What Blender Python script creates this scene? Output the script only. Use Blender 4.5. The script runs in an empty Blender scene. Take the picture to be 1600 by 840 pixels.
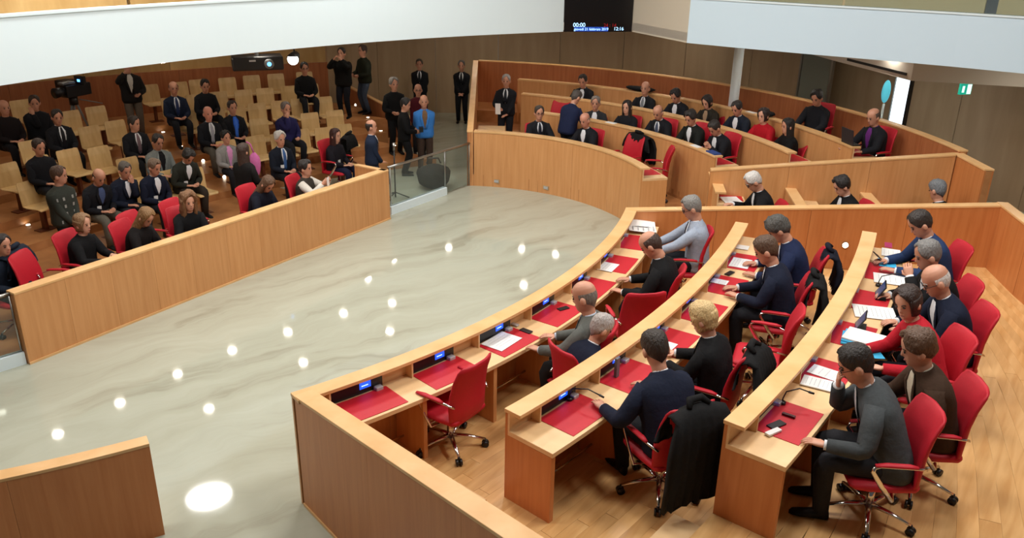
import bpy, math, random
from mathutils import Vector, Matrix
random.seed(7)
sc = bpy.context.scene
col = sc.collection
PI = math.pi
def V(*a): return Vector(a)
def lin(c):
    return tuple(((x/255)/12.92 if x/255 <= .04045 else ((x/255+.055)/1.055)**2.4) for x in c)

# ------------------------------------------------------------------ camera
FPX, CZ = 1286.0, 5.0
pt_, ro_ = math.radians(22.0), math.radians(1.0)
FW = V(0, math.cos(pt_), -math.sin(pt_)); RT0 = V(1, 0, 0); UP0 = RT0.cross(FW)
RT = math.cos(ro_)*RT0 + math.sin(ro_)*UP0
UP = math.cos(ro_)*UP0 - math.sin(ro_)*RT0
def at(x, y, z=0.0):
    d = FW + RT*((x-800)/FPX) - UP*((y-420)/FPX)
    t = (z-CZ)/d.z
    return V(d.x*t, d.y*t, z)
cam_d = bpy.data.cameras.new('camera'); cam = bpy.data.objects.new('camera', cam_d); col.objects.link(cam)
cam_d.sensor_width = 36; cam_d.lens = FPX/1600*36; cam_d.clip_end = 200; cam_d.clip_start = .05
cam.matrix_world = Matrix(((RT.x, UP.x, -FW.x, 0), (RT.y, UP.y, -FW.y, 0), (RT.z, UP.z, -FW.z, CZ), (0, 0, 0, 1)))
sc.camera = cam
# ------------------------------------------------------------------ world, exposure
w = bpy.data.worlds.new('world'); sc.world = w; w.use_nodes = True
w.node_tree.nodes['Background'].inputs[0].default_value = (.9, .95, 1, 1)
w.node_tree.nodes['Background'].inputs[1].default_value = .12
sc.view_settings.view_transform = 'Standard'; sc.view_settings.look = 'None'
sc.view_settings.gamma = 1; sc.view_settings.use_curve_mapping = False
sc.view_settings.exposure = -0.75
CEIL_W = 250.0      # watts of each added ceiling fill lamp
DOWN_E = 210.0      # emission strength of the small soffit downlights

# ------------------------------------------------------------------ materials
_m = {}
def nodes_of(name):
    m = bpy.data.materials.new(name); m.use_nodes = True
    nt = m.node_tree; b = nt.nodes['Principled BSDF']
    return m, nt, b
def plain(name, c, rough=.5, metal=0, emit=0, alpha=1, noise=.0, nscale=30, trans=0, spec=None):
    if name in _m: return _m[name]
    m, nt, b = nodes_of(name); L = lin(c)+(1,)
    b.inputs['Base Color'].default_value = L; b.inputs['Roughness'].default_value = rough; b.inputs['Metallic'].default_value = metal
    if spec is not None: b.inputs['Specular IOR Level'].default_value = spec
    if emit: b.inputs['Emission Color'].default_value = L; b.inputs['Emission Strength'].default_value = emit
    if trans: b.inputs['Transmission Weight'].default_value = trans; b.inputs['IOR'].default_value = 1.1
    if noise:
        tc = nt.nodes.new('ShaderNodeTexCoord'); n = nt.nodes.new('ShaderNodeTexNoise'); n.inputs['Scale'].default_value = nscale
        n.inputs['Detail'].default_value = 4; nt.links.new(tc.outputs['Object'], n.inputs['Vector'])
        hs = nt.nodes.new('ShaderNodeMix'); hs.data_type = 'RGBA'
        hs.inputs[6].default_value = tuple(x*(1-noise) for x in L[:3])+(1,); hs.inputs[7].default_value = tuple(min(1, x*(1+noise)) for x in L[:3])+(1,)
        nt.links.new(n.outputs['Fac'], hs.inputs[0]); nt.links.new(hs.outputs[2], b.inputs['Base Color'])
    _m[name] = m
    return m
def wood(name, c1, c2, scale=(14, 14, .9), rough=.38, vary=.10, rotz=0):
    if name in _m: return _m[name]
    m, nt, b = nodes_of(name); N = nt.nodes.new; K = nt.links.new
    tc = N('ShaderNodeTexCoord'); mp = N('ShaderNodeMapping'); mp.inputs['Scale'].default_value = scale; mp.inputs['Rotation'].default_value = (0, 0, rotz)
    mp.vector_type = 'TEXTURE' if rotz else 'POINT'
    if rotz: mp.inputs['Scale'].default_value = tuple(1/s for s in scale)
    K(tc.outputs['Object'], mp.inputs['Vector'])
    oi = N('ShaderNodeObjectInfo'); ad = N('ShaderNodeVectorMath'); ad.operation = 'ADD'
    cm = N('ShaderNodeCombineXYZ'); mu = N('ShaderNodeMath'); mu.operation = 'MULTIPLY'; mu.inputs[1].default_value = 40
    K(oi.outputs['Random'], mu.inputs[0]); K(mu.outputs[0], cm.inputs[0]); K(mu.outputs[0], cm.inputs[2])
    K(mp.outputs[0], ad.inputs[0]); K(cm.outputs[0], ad.inputs[1])
    n = N('ShaderNodeTexNoise'); n.inputs['Scale'].default_value = 1.3; n.inputs['Detail'].default_value = 5; n.inputs['Distortion'].default_value = .4
    K(ad.outputs[0], n.inputs['Vector'])
    r = N('ShaderNodeValToRGB'); r.color_ramp.elements[0].position = .3; r.color_ramp.elements[1].position = .72
    r.color_ramp.elements[0].color = lin(c1)+(1,); r.color_ramp.elements[1].color = lin(c2)+(1,)
    K(n.outputs['Fac'], r.inputs[0])
    hv = N('ShaderNodeHueSaturation'); mr = N('ShaderNodeMapRange'); mr.inputs['To Min'].default_value = 1-vary; mr.inputs['To Max'].default_value = 1+vary
    K(oi.outputs['Random'], mr.inputs['Value']); K(mr.outputs[0], hv.inputs['Value']); K(r.outputs[0], hv.inputs['Color'])
    K(hv.outputs[0], b.inputs['Base Color']); b.inputs['Roughness'].default_value = rough
    _m[name] = m
    return m
def marble():
    m, nt, b = nodes_of('marble'); N = nt.nodes.new; K = nt.links.new
    tc = N('ShaderNodeTexCoord'); mp = N('ShaderNodeMapping'); mp.vector_type = 'TEXTURE'
    mp.inputs['Rotation'].default_value = (0, 0, math.radians(38)); mp.inputs['Scale'].default_value = (4.0, .7, 1)
    K(tc.outputs['Object'], mp.inputs['Vector'])
    n0 = N('ShaderNodeTexNoise'); n0.inputs['Scale'].default_value = .8; n0.inputs['Detail'].default_value = 3; K(tc.outputs['Object'], n0.inputs['Vector'])
    ad = N('ShaderNodeVectorMath'); ad.operation = 'MULTIPLY_ADD'; ad.inputs[1].default_value = (.5, 1.6, 0)
    K(n0.outputs['Color'], ad.inputs[0]); K(mp.outputs[0], ad.inputs[2])
    n1 = N('ShaderNodeTexNoise'); n1.inputs['Scale'].default_value = 1.25; n1.inputs['Detail'].default_value = 7; n1.inputs['Roughness'].default_value = .62
    K(ad.outputs[0], n1.inputs['Vector'])
    r = N('ShaderNodeValToRGB'); e = r.color_ramp.elements
    e[0].position = .25; e[0].color = lin((138, 136, 120))+(1,)
    e[1].position = .44; e[1].color = lin((168, 169, 152))+(1,)
    e.new(.36).color = lin((156, 155, 138))+(1,)
    e.new(.60).color = lin((176, 178, 162))+(1,); e.new(.75).color = lin((166, 172, 158))+(1,)
    K(n1.outputs['Fac'], r.inputs[0])
    K(r.outputs[0], b.inputs['Base Color']); b.inputs['Roughness'].default_value = .05; b.inputs['Specular IOR Level'].default_value = .3
    return m
W_FRONT = wood('beech_front', (196, 138, 84), (210, 154, 100), vary=.035)
W_FRONT_SHADED = wood('beech_front_shaded', (184, 112, 60), (198, 128, 74), vary=.05)  # same beech as the fronts, with near-side shade put into its colour
W_DARK = wood('cherry_panel', (150, 88, 52), (170, 106, 66))
W_RAIL = wood('maple_rail', (214, 166, 108), (230, 186, 132), scale=(2.5, 2.5, 6), vary=.04)
W_TOP = wood('maple_top', (216, 176, 126), (232, 198, 150), scale=(2.5, 2.5, 6), vary=.04)
W_PLANK = wood('oak_plank', (196, 146, 88), (222, 178, 120), scale=(1.0, 9, 4), rough=.3, vary=.11, rotz=math.radians(55))
W_PLY = wood('plywood', (196, 160, 104), (216, 184, 130), scale=(8, 8, 1), vary=.07)
W_TIER = wood('tier_wood', (166, 110, 64), (190, 134, 84), scale=(3, 3, 3), vary=.05)
W_WALL = wood('olive_panel', (172, 146, 114), (186, 160, 128), scale=(3, 3, .4), rough=.5, vary=.06)
W_GAL = wood('gallery_panel', (176, 140, 84), (198, 164, 108), scale=(3, 3, .6), vary=.05)
MARBLE = marble()
WHITE = plain('white_paint', (222, 238, 244), .6)
CREAM = plain('cream_paint', (205, 196, 178), .6)
SOFFIT = plain('soffit_paint', (215, 208, 196), .7)
RED = plain('red_fabric', (180, 10, 34), .62, noise=.12, nscale=60)
REDPAD = plain('red_leather', (186, 22, 38), .5, noise=.1, nscale=40)
CHROME = plain('chrome', (215, 215, 215), .16, 1)
STEEL = plain('brushed_steel', (170, 170, 168), .3, 1)
BLACK = plain('black_plastic', (18, 18, 20), .4)
CONSOLE = plain('console_black', (26, 28, 34), .35)
SCREEN = plain('blue_screen', (30, 90, 235), .3, emit=2.2)
SCREEN_W = plain('white_glyph', (170, 215, 255), .3, emit=3)
PAPER = plain('paper', (232, 232, 230), .7)
PRINT = plain('print_ink', (150, 152, 158), .7)
CYANP = plain('cyan_folder', (60, 178, 225), .5)
GLASS = plain('glass', (225, 238, 235), .03, trans=.96)
GREY = plain('grey_metal', (120, 122, 120), .45)
SILVER = plain('silver_plastic', (190, 192, 195), .35, .3)
DARKSCR = plain('dark_screen', (12, 11, 12), .25)
LAMP = plain('lamp_lens', (255, 246, 230), .3, emit=DOWN_E)
STEPL = plain('step_lens', (255, 240, 215), .3, emit=22)
_cl = {}
def bumped(m, scale, strength, stretch=(1, 1, 1)):
    nt = m.node_tree; b = nt.nodes['Principled BSDF']; N = nt.nodes.new
    tc = N('ShaderNodeTexCoord'); mp = N('ShaderNodeMapping'); mp.inputs['Scale'].default_value = stretch; n = N('ShaderNodeTexNoise'); n.inputs['Scale'].default_value = scale; n.inputs['Detail'].default_value = 3
    bp = N('ShaderNodeBump'); bp.inputs['Strength'].default_value = strength; bp.inputs['Distance'].default_value = .02
    nt.links.new(tc.outputs['Object'], mp.inputs['Vector']); nt.links.new(mp.outputs[0], n.inputs['Vector']); nt.links.new(n.outputs['Fac'], bp.inputs['Height']); nt.links.new(bp.outputs[0], b.inputs['Normal'])
    return m
def cloth(c, rough=.85):
    k = tuple(c)
    if k not in _cl: _cl[k] = bumped(plain('cloth_%d_%d_%d' % k, c, rough, noise=.18, nscale=45, spec=.2), 11, .55)
    return _cl[k]
def skinm(c): return plain('skin_%d_%d_%d' % tuple(c), c, .5, noise=.06, nscale=25)
_hm = {}
def hairm(c):
    k = tuple(c)
    if k not in _hm: _hm[k] = bumped(plain('hair_%d_%d_%d' % k, c, .55, noise=.5, nscale=110), 55, .9, (1, 1, .35))
    return _hm[k]

# ------------------------------------------------------------------ mesh helpers
class MB:
    def __init__(s): s.v = []; s.f = []
    def add(s, vs, fs):
        o = len(s.v); s.v += [tuple(p) for p in vs]; s.f += [tuple(i+o for i in f) for f in fs]; return s
    def loft(s, rings, cap=True, closed=True):
        n = len(rings[0]); vs = [p for r in rings for p in r]; fs = []
        for i in range(len(rings)-1):
            for j in range(n if closed else n-1):
                k = (j+1) % n
                fs.append((i*n+j, i*n+k, (i+1)*n+k, (i+1)*n+j))
        if cap: fs.append(tuple(range(n-1, -1, -1))); fs.append(tuple((len(rings)-1)*n+j for j in range(n)))
        return s.add(vs, fs)
    def box(s, c, e, M=None):
        vs = [V(c[0]+x*e[0]/2, c[1]+y*e[1]/2, c[2]+z*e[2]/2) for x in (-1, 1) for y in (-1, 1) for z in (-1, 1)]
        if M: vs = [M @ p for p in vs]
        return s.add(vs, [(0, 1, 3, 2), (4, 6, 7, 5), (0, 4, 5, 1), (2, 3, 7, 6), (0, 2, 6, 4), (1, 5, 7, 3)])
    def tube(s, pts, rad, n=10, flat=1.0, hint=None):
        pts = [Vector(p) for p in pts]
        if not hasattr(rad, '__len__'): rad = [rad]*len(pts)
        rings = []; side = None
        for i, p in enumerate(pts):
            t = (pts[min(i+1, len(pts)-1)]-pts[max(i-1, 0)])
            t = t.normalized() if t.length > 1e-9 else V(0, 0, 1)
            if side is None:
                h = Vector(hint) if hint else (V(1, 0, 0) if abs(t.x) < .8 else V(0, 1, 0))
                side = (h-t*h.dot(t)).normalized()
            else: side = (side-t*side.dot(t)).normalized()
            up = t.cross(side)
            rings.append([p+side*(rad[i]*math.cos(2*PI*j/n))+up*(rad[i]*flat*math.sin(2*PI*j/n)) for j in range(n)])
        return s.loft(rings)
    def ball(s, c, r, n=10, m=6, M=None):
        r = r if hasattr(r, '__len__') else (r, r, r); rings = []
        for i in range(m+1):
            a = -PI/2+PI*i/m; a = max(min(a, PI/2-.02), -PI/2+.02)
            rings.append([V(c[0]+r[0]*math.cos(a)*math.cos(2*PI*j/n), c[1]+r[1]*math.cos(a)*math.sin(2*PI*j/n), c[2]+r[2]*math.sin(a)) for j in range(n)])
        if M: rings = [[M @ p for p in q] for q in rings]
        return s.loft(rings)
    def build(s, name, mat, parent=None, smooth=False, M=None):
        me = bpy.data.meshes.new(name)
        vs = [tuple(M @ Vector(p)) for p in s.v] if M else s.v
        me.from_pydata(vs, [], s.f); me.materials.append(mat); me.update()
        if smooth: me.polygons.foreach_set('use_smooth', [True]*len(me.polygons))
        o = bpy.data.objects.new(name, me); col.objects.link(o)
        if parent: o.parent = parent
        return o
def tag(o, label=None, cat=None, group=None, kind=None):
    if label: o['label'] = label
    if cat: o['category'] = cat
    if group: o['group'] = group
    if kind: o['kind'] = kind
    return o
def empty(name, loc=(0, 0, 0), rz=0):
    o = bpy.data.objects.new(name, None); col.objects.link(o); o.location = loc; o.rotation_euler = (0, 0, rz); o.empty_display_size = .1
    return o
def copy_tree(o, parent=None):
    c = o.copy(); col.objects.link(c)
    if parent: c.parent = parent
    for ch in o.children: copy_tree(ch, c)
    return c
def bevel(o, wd=.006, seg=2):
    m = o.modifiers.new('bevel', 'BEVEL'); m.width = wd; m.segments = seg; m.limit_method = 'ANGLE'; return o

# plan polylines -------------------------------------------------------------
def arc(c, r, a0, a1, n=60):
    return [V(c[0]+r*math.cos(math.radians(a0+(a1-a0)*i/n)), c[1]+r*math.sin(math.radians(a0+(a1-a0)*i/n))) for i in range(n+1)]
def line(p, q, n=2): return [Vector(p[:2]).lerp(Vector(q[:2]), i/n) for i in range(n+1)]
def plen(P): return sum((P[i+1]-P[i]).length for i in range(len(P)-1))
def pat(P, s):
    if s < 0: return P[0]+(P[0]-P[1]).normalized()*(-s)
    for i in range(len(P)-1):
        d = (P[i+1]-P[i]).length
        if s <= d: return P[i].lerp(P[i+1], s/d)
        s -= d
    return P[-1]+(P[-1]-P[-2]).normalized()*s
def sub(P, a, b, n=None):
    n = n or max(2, int((b-a)/.22)+1)
    return [pat(P, a+(b-a)*i/n) for i in range(n+1)]
def smap(P, q):
    """arc-length parameter of the point of P nearest q"""
    best = (1e9, 0); s = 0
    for i in range(len(P)-1):
        d = P[i+1]-P[i]; L = d.length; t = max(0, min(1, (q.xy-P[i]).dot(d)/L/L)); e = (P[i]+d*t-q.xy).length
        if e < best[0]: best = (e, s+t*L)
        s += L
    return best[1]
def norms(P, side):
    out = []
    for i in range(len(P)):
        t = (P[min(i+1, len(P)-1)]-P[max(i-1, 0)]).normalized()
        out.append(V(t.y, -t.x)*side)
    return out
def solid(mb, P, d0, d1, z0, z1, side=1, drop=0):
    """a bar of rectangular section along the plan line P; z0, z1 numbers or functions of the fraction along P"""
    N = norms(P, side); n = len(P); rings = []
    g = lambda z, i: z(i/(n-1)) if callable(z) else z
    for i, p in enumerate(P):
        a = p+N[i]*d0; b = p+N[i]*d1; lo, hi = g(z0, i), g(z1, i)
        rings.append([V(a.x, a.y, lo), V(b.x, b.y, lo), V(b.x, b.y, hi), V(a.x, a.y, hi)])
    if side < 0: rings = [r[::-1] for r in rings]
    return mb.loft(rings)
def bar(name, mat, P, d0, d1, z0, z1, parent=None, side=1, bev=0):
    o = solid(MB(), P, d0, d1, z0, z1, side).build(name, mat, parent)
    if bev: bevel(o, bev)
    return o
def panels(name, mat, P, d0, d1, z0, z1, parent, side=1, size=1.2, gap=.006):
    L = plen(P); k = max(1, round(L/size)); g = lambda z, f: z(f) if callable(z) else z
    for i in range(k):
        a, b = L*i/k, L*(i+1)/k
        fa, fb = i/k, (i+1)/k
        f0 = (lambda t, fa=fa, fb=fb: g(z0, fa+(fb-fa)*t)); f1 = (lambda t, fa=fa, fb=fb: g(z1, fa+(fb-fa)*t))
        bar(name, mat, sub(P, a+gap/2, b-gap/2), d0, d1, f0, f1, parent, side)
def poly_slab(name, mat, pts, z0, z1, parent=None):
    n = len(pts); mb = MB()
    mb.add([V(p[0], p[1], z0) for p in pts]+[V(p[0], p[1], z1) for p in pts],
           [tuple(range(n-1, -1, -1)), tuple(range(n, 2*n))]+[(i, (i+1) % n, n+(i+1) % n, n+i) for i in range(n)])
    return mb.build(name, mat, parent)
def band(name, mat, A, B, z, parent=None, z0=None):
    """slab between two plan lines with the same number of points"""
    mb = MB(); n = len(A); z0 = z-.05 if z0 is None else z0
    mb.loft([[V(A[i].x, A[i].y, z0), V(B[i].x, B[i].y, z0), V(B[i].x, B[i].y, z), V(A[i].x, A[i].y, z)] for i in range(n)])
    return mb.build(name, mat, parent)

# ================================================================== STRUCTURE
HC = V(-2.5, 12.7)                      # centre of the far hemicycle
F = [.30, .47, .64, .81]                # floors of the tiers
RAILZ = [1.19, 1.36, 1.53, 1.70]
def struct(o): o['kind'] = 'structure'; return o
# --- marble floor
struct(poly_slab('floor', MARBLE, [(-16, 1.5), (13, 1.5), (13, 27), (-16, 27)], -.1, 0))
# --- ceiling and upper hall
ZC = 7.5
struct(poly_slab('ceiling', CREAM, [(-18, -4), (15, -4), (15, 30), (-18, 30)], ZC, ZC+.1))
# --- balcony ring
ZS, ZT = 3.15, 3.96
BL = arc((7.37, 4.15), 15.22, 196, 114.8, 70)
SCR0, SCR1 = at(880, 49.5, ZS), at(987, 49.5, ZS)
BL[-1] = V(SCR0.x, SCR0.y)
BR = [at(x, y, ZS).xy for x, y in ((1073, 67), (1150, 74.5), (1262, 84.5), (1375, 94), (1487, 104), (1600, 115))]
d_ = (BR[-1]-BR[-3]).normalized(); BR += [BR[-1]+d_*2.0+V(.0, -.3), BR[-1]+d_*4.2+V(.2, -1.4), BR[-1]+d_*5.5+V(.2, -3.4)]
BC = [SCR1.xy, BR[0]]                    # short oblique piece beside the display
wl = empty('balcony'); tag(wl, 'white curved balcony front sweeping over the public seats on the left', 'balcony')
bar('fascia', WHITE, BL, 0, .14, ZS, ZT, wl, -1)
bar('soffit', SOFFIT, BL, .14, 8.5, ZS+.02, ZS+.2, wl, -1)
bar('rail_cap', WHITE, BL, -.02, .16, ZT, ZT+.03, wl, -1)
wr = empty('balcony'); tag(wr, 'white balcony front over the far councillor benches, right of the black display', 'balcony')
bar('fascia', plain('daylight_tinted_white', (204, 226, 240), .6), BR, 0, .14, ZS, ZT, wr, -1)  # bluish daylight on this side is put into the paint colour
bar('oblique_end', CREAM, BC, 0, .14, ZS, ZT+.6, wr, -1)
bar('soffit', SOFFIT, BR, .14, 8.5, ZS+.025, ZS+.2, wr, -1)
bar('rail_cap', WHITE, BR, -.02, .16, ZT, ZT+.03, wr, -1)
N_ = norms(BC, -1)[0]
poly_slab('soffit', SOFFIT, [SCR0.xy, SCR1.xy, BR[0], BR[0]+V(7, 3), SCR1.xy+V(3, 9), SCR0.xy+V(-5, 9)], ZS+.03, ZS+.19, wr)
BG = [p.copy() for p in BR]
kk = plen(BG)
for i in range(5):
    o = bar('glass_pane', GLASS, sub(BG, kk*i/5+.02, kk*(i+1)/5-.02), .05, .065, ZT+.03, ZT+.5, wr, -1)
# gallery behind the balcony
gal = struct(empty('wall_gallery'))
panels('wall_panel', W_GAL, BL, 3.0, 3.1, ZS+.2, ZC, gal, -1, 2.4, .02)
galr = empty('wall_gallery_right'); struct(galr)
panels('wall_panel', plain('gallery_cream', (214, 200, 160), .6), BR, 2.6, 2.7, ZS+.2, ZC, galr, -1, 2.2, .02)
# bulkhead under the right balcony
BK = [at(x, y, 2.62).xy for x, y in ((1215, 70), (1300, 94), (1423, 126), (1600, 136))]; BK.append(BK[-1]+V(3, -1.2))
bk = struct(bar('trim_1', plain('bulkhead_paint', (222, 214, 202), .7), BK, 0, .2, 2.62, ZS+.02, None, -1))
bar('air_slot', BLACK, sub(BK, smap(BK, at(1320, 100, 2.62)), smap(BK, at(1418, 124, 2.62))), -.012, .01, 2.69, 2.74, bk, -1)
# --- outer walls
CK = [3.15, 3.98, 4.98, 6.02, 7.05, 8.2]
A0 = V(-5.937, 8.949); UU = V(.5266, .8501); NN = V(-.8501, .5266)
def sh(u): return -.041*u*u+.29*u
def aud(u, n): return A0+UU*u+NN*n
def unm(p): q = p.xy-A0; return q.dot(UU), q.dot(NN)
def row_line(c, u0, u1, n=26): return [aud(u0+(u1-u0)*i/n, sh(u0+(u1-u0)*i/n)+c) for i in range(n+1)]
WB = row_line(CK[5]+.95, -1, 12.2)
wa = struct(empty('wall_back'))
panels('wainscot_panel', W_DARK, WB, 0, .05, 0, .75+1.0, wa, -1, 1.3)
panels('wall_panel', W_GAL, WB, .05, .12, 0, ZS+.1, wa, -1, 2.0, .01)
W2 = [WB[-1], WB[-1]+V(.5, .9), V(-3.2, 24.9), V(-.2, 25.0), V(3.4, 24.0), V(6.9, 21.6), V(9.2, 18.6), V(10.6, 15.2), V(11.2, 11), V(11.4, 5)]
panels('wall_panel', W_WALL, W2, 0, .1, 0, ZS+.1, struct(empty('wall_far')), -1, 1.9, .012)
WL_ = struct(bar('wall_left', W_GAL, line((-15, 2), (-13.2, 16.5)), 0, .1, 0, ZC, None, -1))
# pale door panel and bright slit window on the far wall
d1 = struct(empty('door_1'))
def ray_y(px, py, Y):
    d = at(px, py, 0); return V(d.x*Y/d.y, Y)
s0, s1 = ray_y(1252, 125, 20.8), ray_y(1298, 125, 20.0)
bar('leaf', plain('door_grey', (128, 132, 122), .5), line(s0, s1), .0, .05, 0, 2.75, d1, 1)
bar('frame', STEEL, line(s0-(s1-s0)*.06, s0), -.01, .07, 0, 2.8, d1, 1)
bar('frame', STEEL, line(s1, s1+(s1-s0)*.06), -.01, .07, 0, 2.8, d1, 1)
w1 = struct(empty('window_1'))
s0, s1 = ray_y(1397, 155, 17.6), ray_y(1420, 155, 17.3)
bar('pane', plain('daylight_pane', (235, 248, 255), .3, emit=2.6), line(s0, s1), .0, .03, 0, 2.75, w1, 1)
bar('frame', BLACK, line(s1, s1+(s1-s0)*.14), -.01, .07, 0, 2.8, w1, 1)
bar('frame', GREY, line(s0-(s1-s0)*.05, s0), -.01, .07, 0, 2.8, w1, 1)
# --- slender white column
q = at(1147, 157, 1.75).xy; q = HC+(q-HC).normalized()*9.05
c_ = MB(); c_.tube([V(q.x, q.y, .8), V(q.x, q.y, ZS+.02)], .105, 20); c_ = c_.build('column', WHITE, None, True)
tag(c_, 'slender round white column rising behind the far benches', 'column')
mbb = MB(); mbb.tube([V(q.x, q.y, .8), V(q.x, q.y, .84)], .13, 20).build('base_ring', STEEL, c_)

# --- pendant, soffit downlights, and added fill lamps and downlights
def luminaire(x, y, label, power=None, r=.6, z=None):
    z = z or ZC
    o = empty('ceiling_lamp', (x, y, z+(.13 if z < ZC else 0))); tag(o, label, 'lamp', 'round ceiling lamps')
    MB().tube([V(0, 0, -.12), V(0, 0, 0)], r+.06, 32).build('housing', WHITE, o)
    if z < ZC: MB().tube([V(0, 0, -.01), V(0, 0, ZC-z-.13)], .012, 8).build('cable', BLACK, o)
    ld = bpy.data.lights.new('lamp_light', 'AREA'); ld.shape = 'DISK'; ld.size = r*2; ld.energy = power or CEIL_W; ld.color = (1, .975, .94)
    l = bpy.data.objects.new('lamp_light', ld); col.objects.link(l); l.location = (0, 0, -.13); l.parent = o
b_ = at(327, 775, -5.25)
luminaire(b_.x, b_.y, 'round pendant lamp mirrored as a big oval in the marble floor', 120, .42, 5.25)
for i, (x, y) in enumerate(((-4.5, 5.5), (-1.5, 9.5), (-5, 10.5), (1.5, 6.0), (4.2, 7.2), (4.6, 10.4), (1.0, 12.6), (-2.0, 14.2), (5.6, 4.6), (-8.8, 8.2))):
    luminaire(x, y, 'unseen round fill lamp added high over the chamber, %s' % ('first second third fourth fifth sixth seventh eighth ninth tenth'.split()[i]+' of ten'))  # lamps added for soft fill, placed clear of the marble reflections
def downlight(x, y, z, label, r=.075):
    z -= .03
    o = MB().tube([V(x, y, z-.015), V(x, y, z+.048)], r+.025, 20).build('downlight', STEEL, None)
    tag(o, label, 'lamp', 'downlights in the balcony soffit')
    MB().tube([V(x, y, z-.022), V(x, y, z-.012)], r, 18).build('lens', LAMP, o)
DOT = [(701, 388), (815, 390), (575, 436), (613, 475), (537, 491), (450, 520), (609, 519), (363, 549), (278, 586), (474, 568), (327, 640), (188, 631), (91, 680), (3, 646)]
for x, y in DOT:
    p = at(x, y, -(ZS-.02)); downlight(p.x, p.y, ZS-.0, 'small round downlight in the balcony soffit mirrored on the marble')
for x, y in ((1.2, 21.2), (3.6, 19.6), (5.4, 17.2), (7.2, 16.2), (2.8, 20.4), (0.3, 19), (7.8, 16.4), (9, 14.2), (9.6, 11.2), (4.2, 22), (6.8, 19.4), (-1, 23.2), (-3.2, 20.6), (-8.3, 14.6), (-9.6, 17.6), (-7.2, 17.4), (-8.2, 20.6), (-5.4, 20.2), (-5.8, 23), (-11, 14.6)):
    downlight(x, y, ZS, 'small round downlight added in the soffit to brighten the back seats')  # extra downlights added to brighten the space under the balcony

# --- near block walls (parapets with sloping tops)
NW0, NWd = V(-1.915, 6.345), V(.65, -.76).normalized()
NW1 = NW0+NWd*3.7
WB0, WB1 = V(1.72, 12.02), V(7.05, 11.28)
def parapet(name, label, P, z0, z1, th, side, front, rail=W_RAIL, size=1.2, inner=None, base=True):
    o = empty(name); tag(o, label, 'parapet')
    zz = (lambda f: z1[0]+(z1[1]-z1[0])*f) if isinstance(z1, tuple) else (lambda f: z1)
    panels('panel', front, P, 0, .025, z0, lambda f: zz(f)-.03, o, side, size, .002)
    panels('panel', inner or front, P, th-.025, th, z0, lambda f: zz(f)-.03, o, side, size, .004)
    n = max(2, len(P))
    bar('core', W_TIER, P, .025, th-.025, z0, lambda f: zz(f)-.035, o, side)
    bar('rail', rail, P, -.006, th+.006, lambda f: zz(f)-.03, zz, o, side, .004)
    if base: bar('base_strip', W_RAIL, P, -.012, 0, z0, z0+.03, o, side)
    return o
parapet('wood_parapet', 'brown wood parapet with sloping top closing the near end of the front desks', line(NW0, NW1, 8), 0, (1.19, 1.62), .17, -1, W_FRONT_SHADED)
parapet('wood_parapet', 'long wood parapet behind the last seats of the near desk rows', line(WB0, WB1, 10), 0, (1.19, 1.60), .14, 1, W_FRONT_SHADED)
OW = [WB1, V(6.88, 10.2), V(6.75, 9.0), V(6.55, 7.4), V(6.2, 5.6), V(5.7, 3.6), V(5.2, 2.4)]
parapet('wood_parapet', 'outer wood parapet at the right edge behind the red chairs', OW, 0, 1.60, .14, 1, W_FRONT_SHADED, base=False)
WA0, WA1 = at(1110, 262, 1.42).xy, at(1490, 238, 1.9).xy
parapet('wood_parapet', 'wood parapet of the middle bench behind the three partly hidden councillors', line(WA0, WA1, 8), 0, (1.42, 1.9), .14, 1, W_FRONT)
WA2 = at(1539, 264, 1.9).xy
parapet('wood_parapet', 'short return of the middle bench parapet ending at the dark right wall', line(WA1, WA2, 3), 0, 1.9, .14, -1, W_FRONT_SHADED, base=False)

# --- near block tiers with planks
R1 = arc((-7.98, 14.35), 9.99, -52.9, -13.6, 60)
R2C, R2R = V(-12.52, 17.27), 16.88
R3C, R3R = V(-14.98, 19.11), 21.5
R2 = arc(R2C, R2R, -42.3, -22.1, 50); R3 = arc(R3C, R3R, -39.2, -24.7, 50)
nw_n = V(-NWd.y, NWd.x); wb_d = (WB1-WB0).normalized(); wb_n = V(wb_d.y, -wb_d.x)
def clipped(c, r, a0, a1, m0=.16, m1=.14):
    out = []
    for i in range(400):
        a = math.radians(a0+(a1-a0)*i/399); p = V(c[0]+r*math.cos(a), c[1]+r*math.sin(a))
        if (p-NW0).dot(nw_n) >= m0 and (p-WB0).dot(wb_n) >= m1: out.append(p)
    P = out; return sub(P, 0, plen(P), 40)
E1 = sub(R1, .1, plen(R1)-.1, 40); E2 = clipped(R2C, R2R, -60, -10); E3 = clipped(R3C, R3R, -60, -10)
EO = sub([V(4.0, 2.2)]+OW[::-1][1:], 0.0, plen([V(4.0, 2.2)]+OW[::-1][1:]), 40)
EO = [p-V(.0, .12) if i == 40 else p for i, p in enumerate(EO)]
tiers = []
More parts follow.
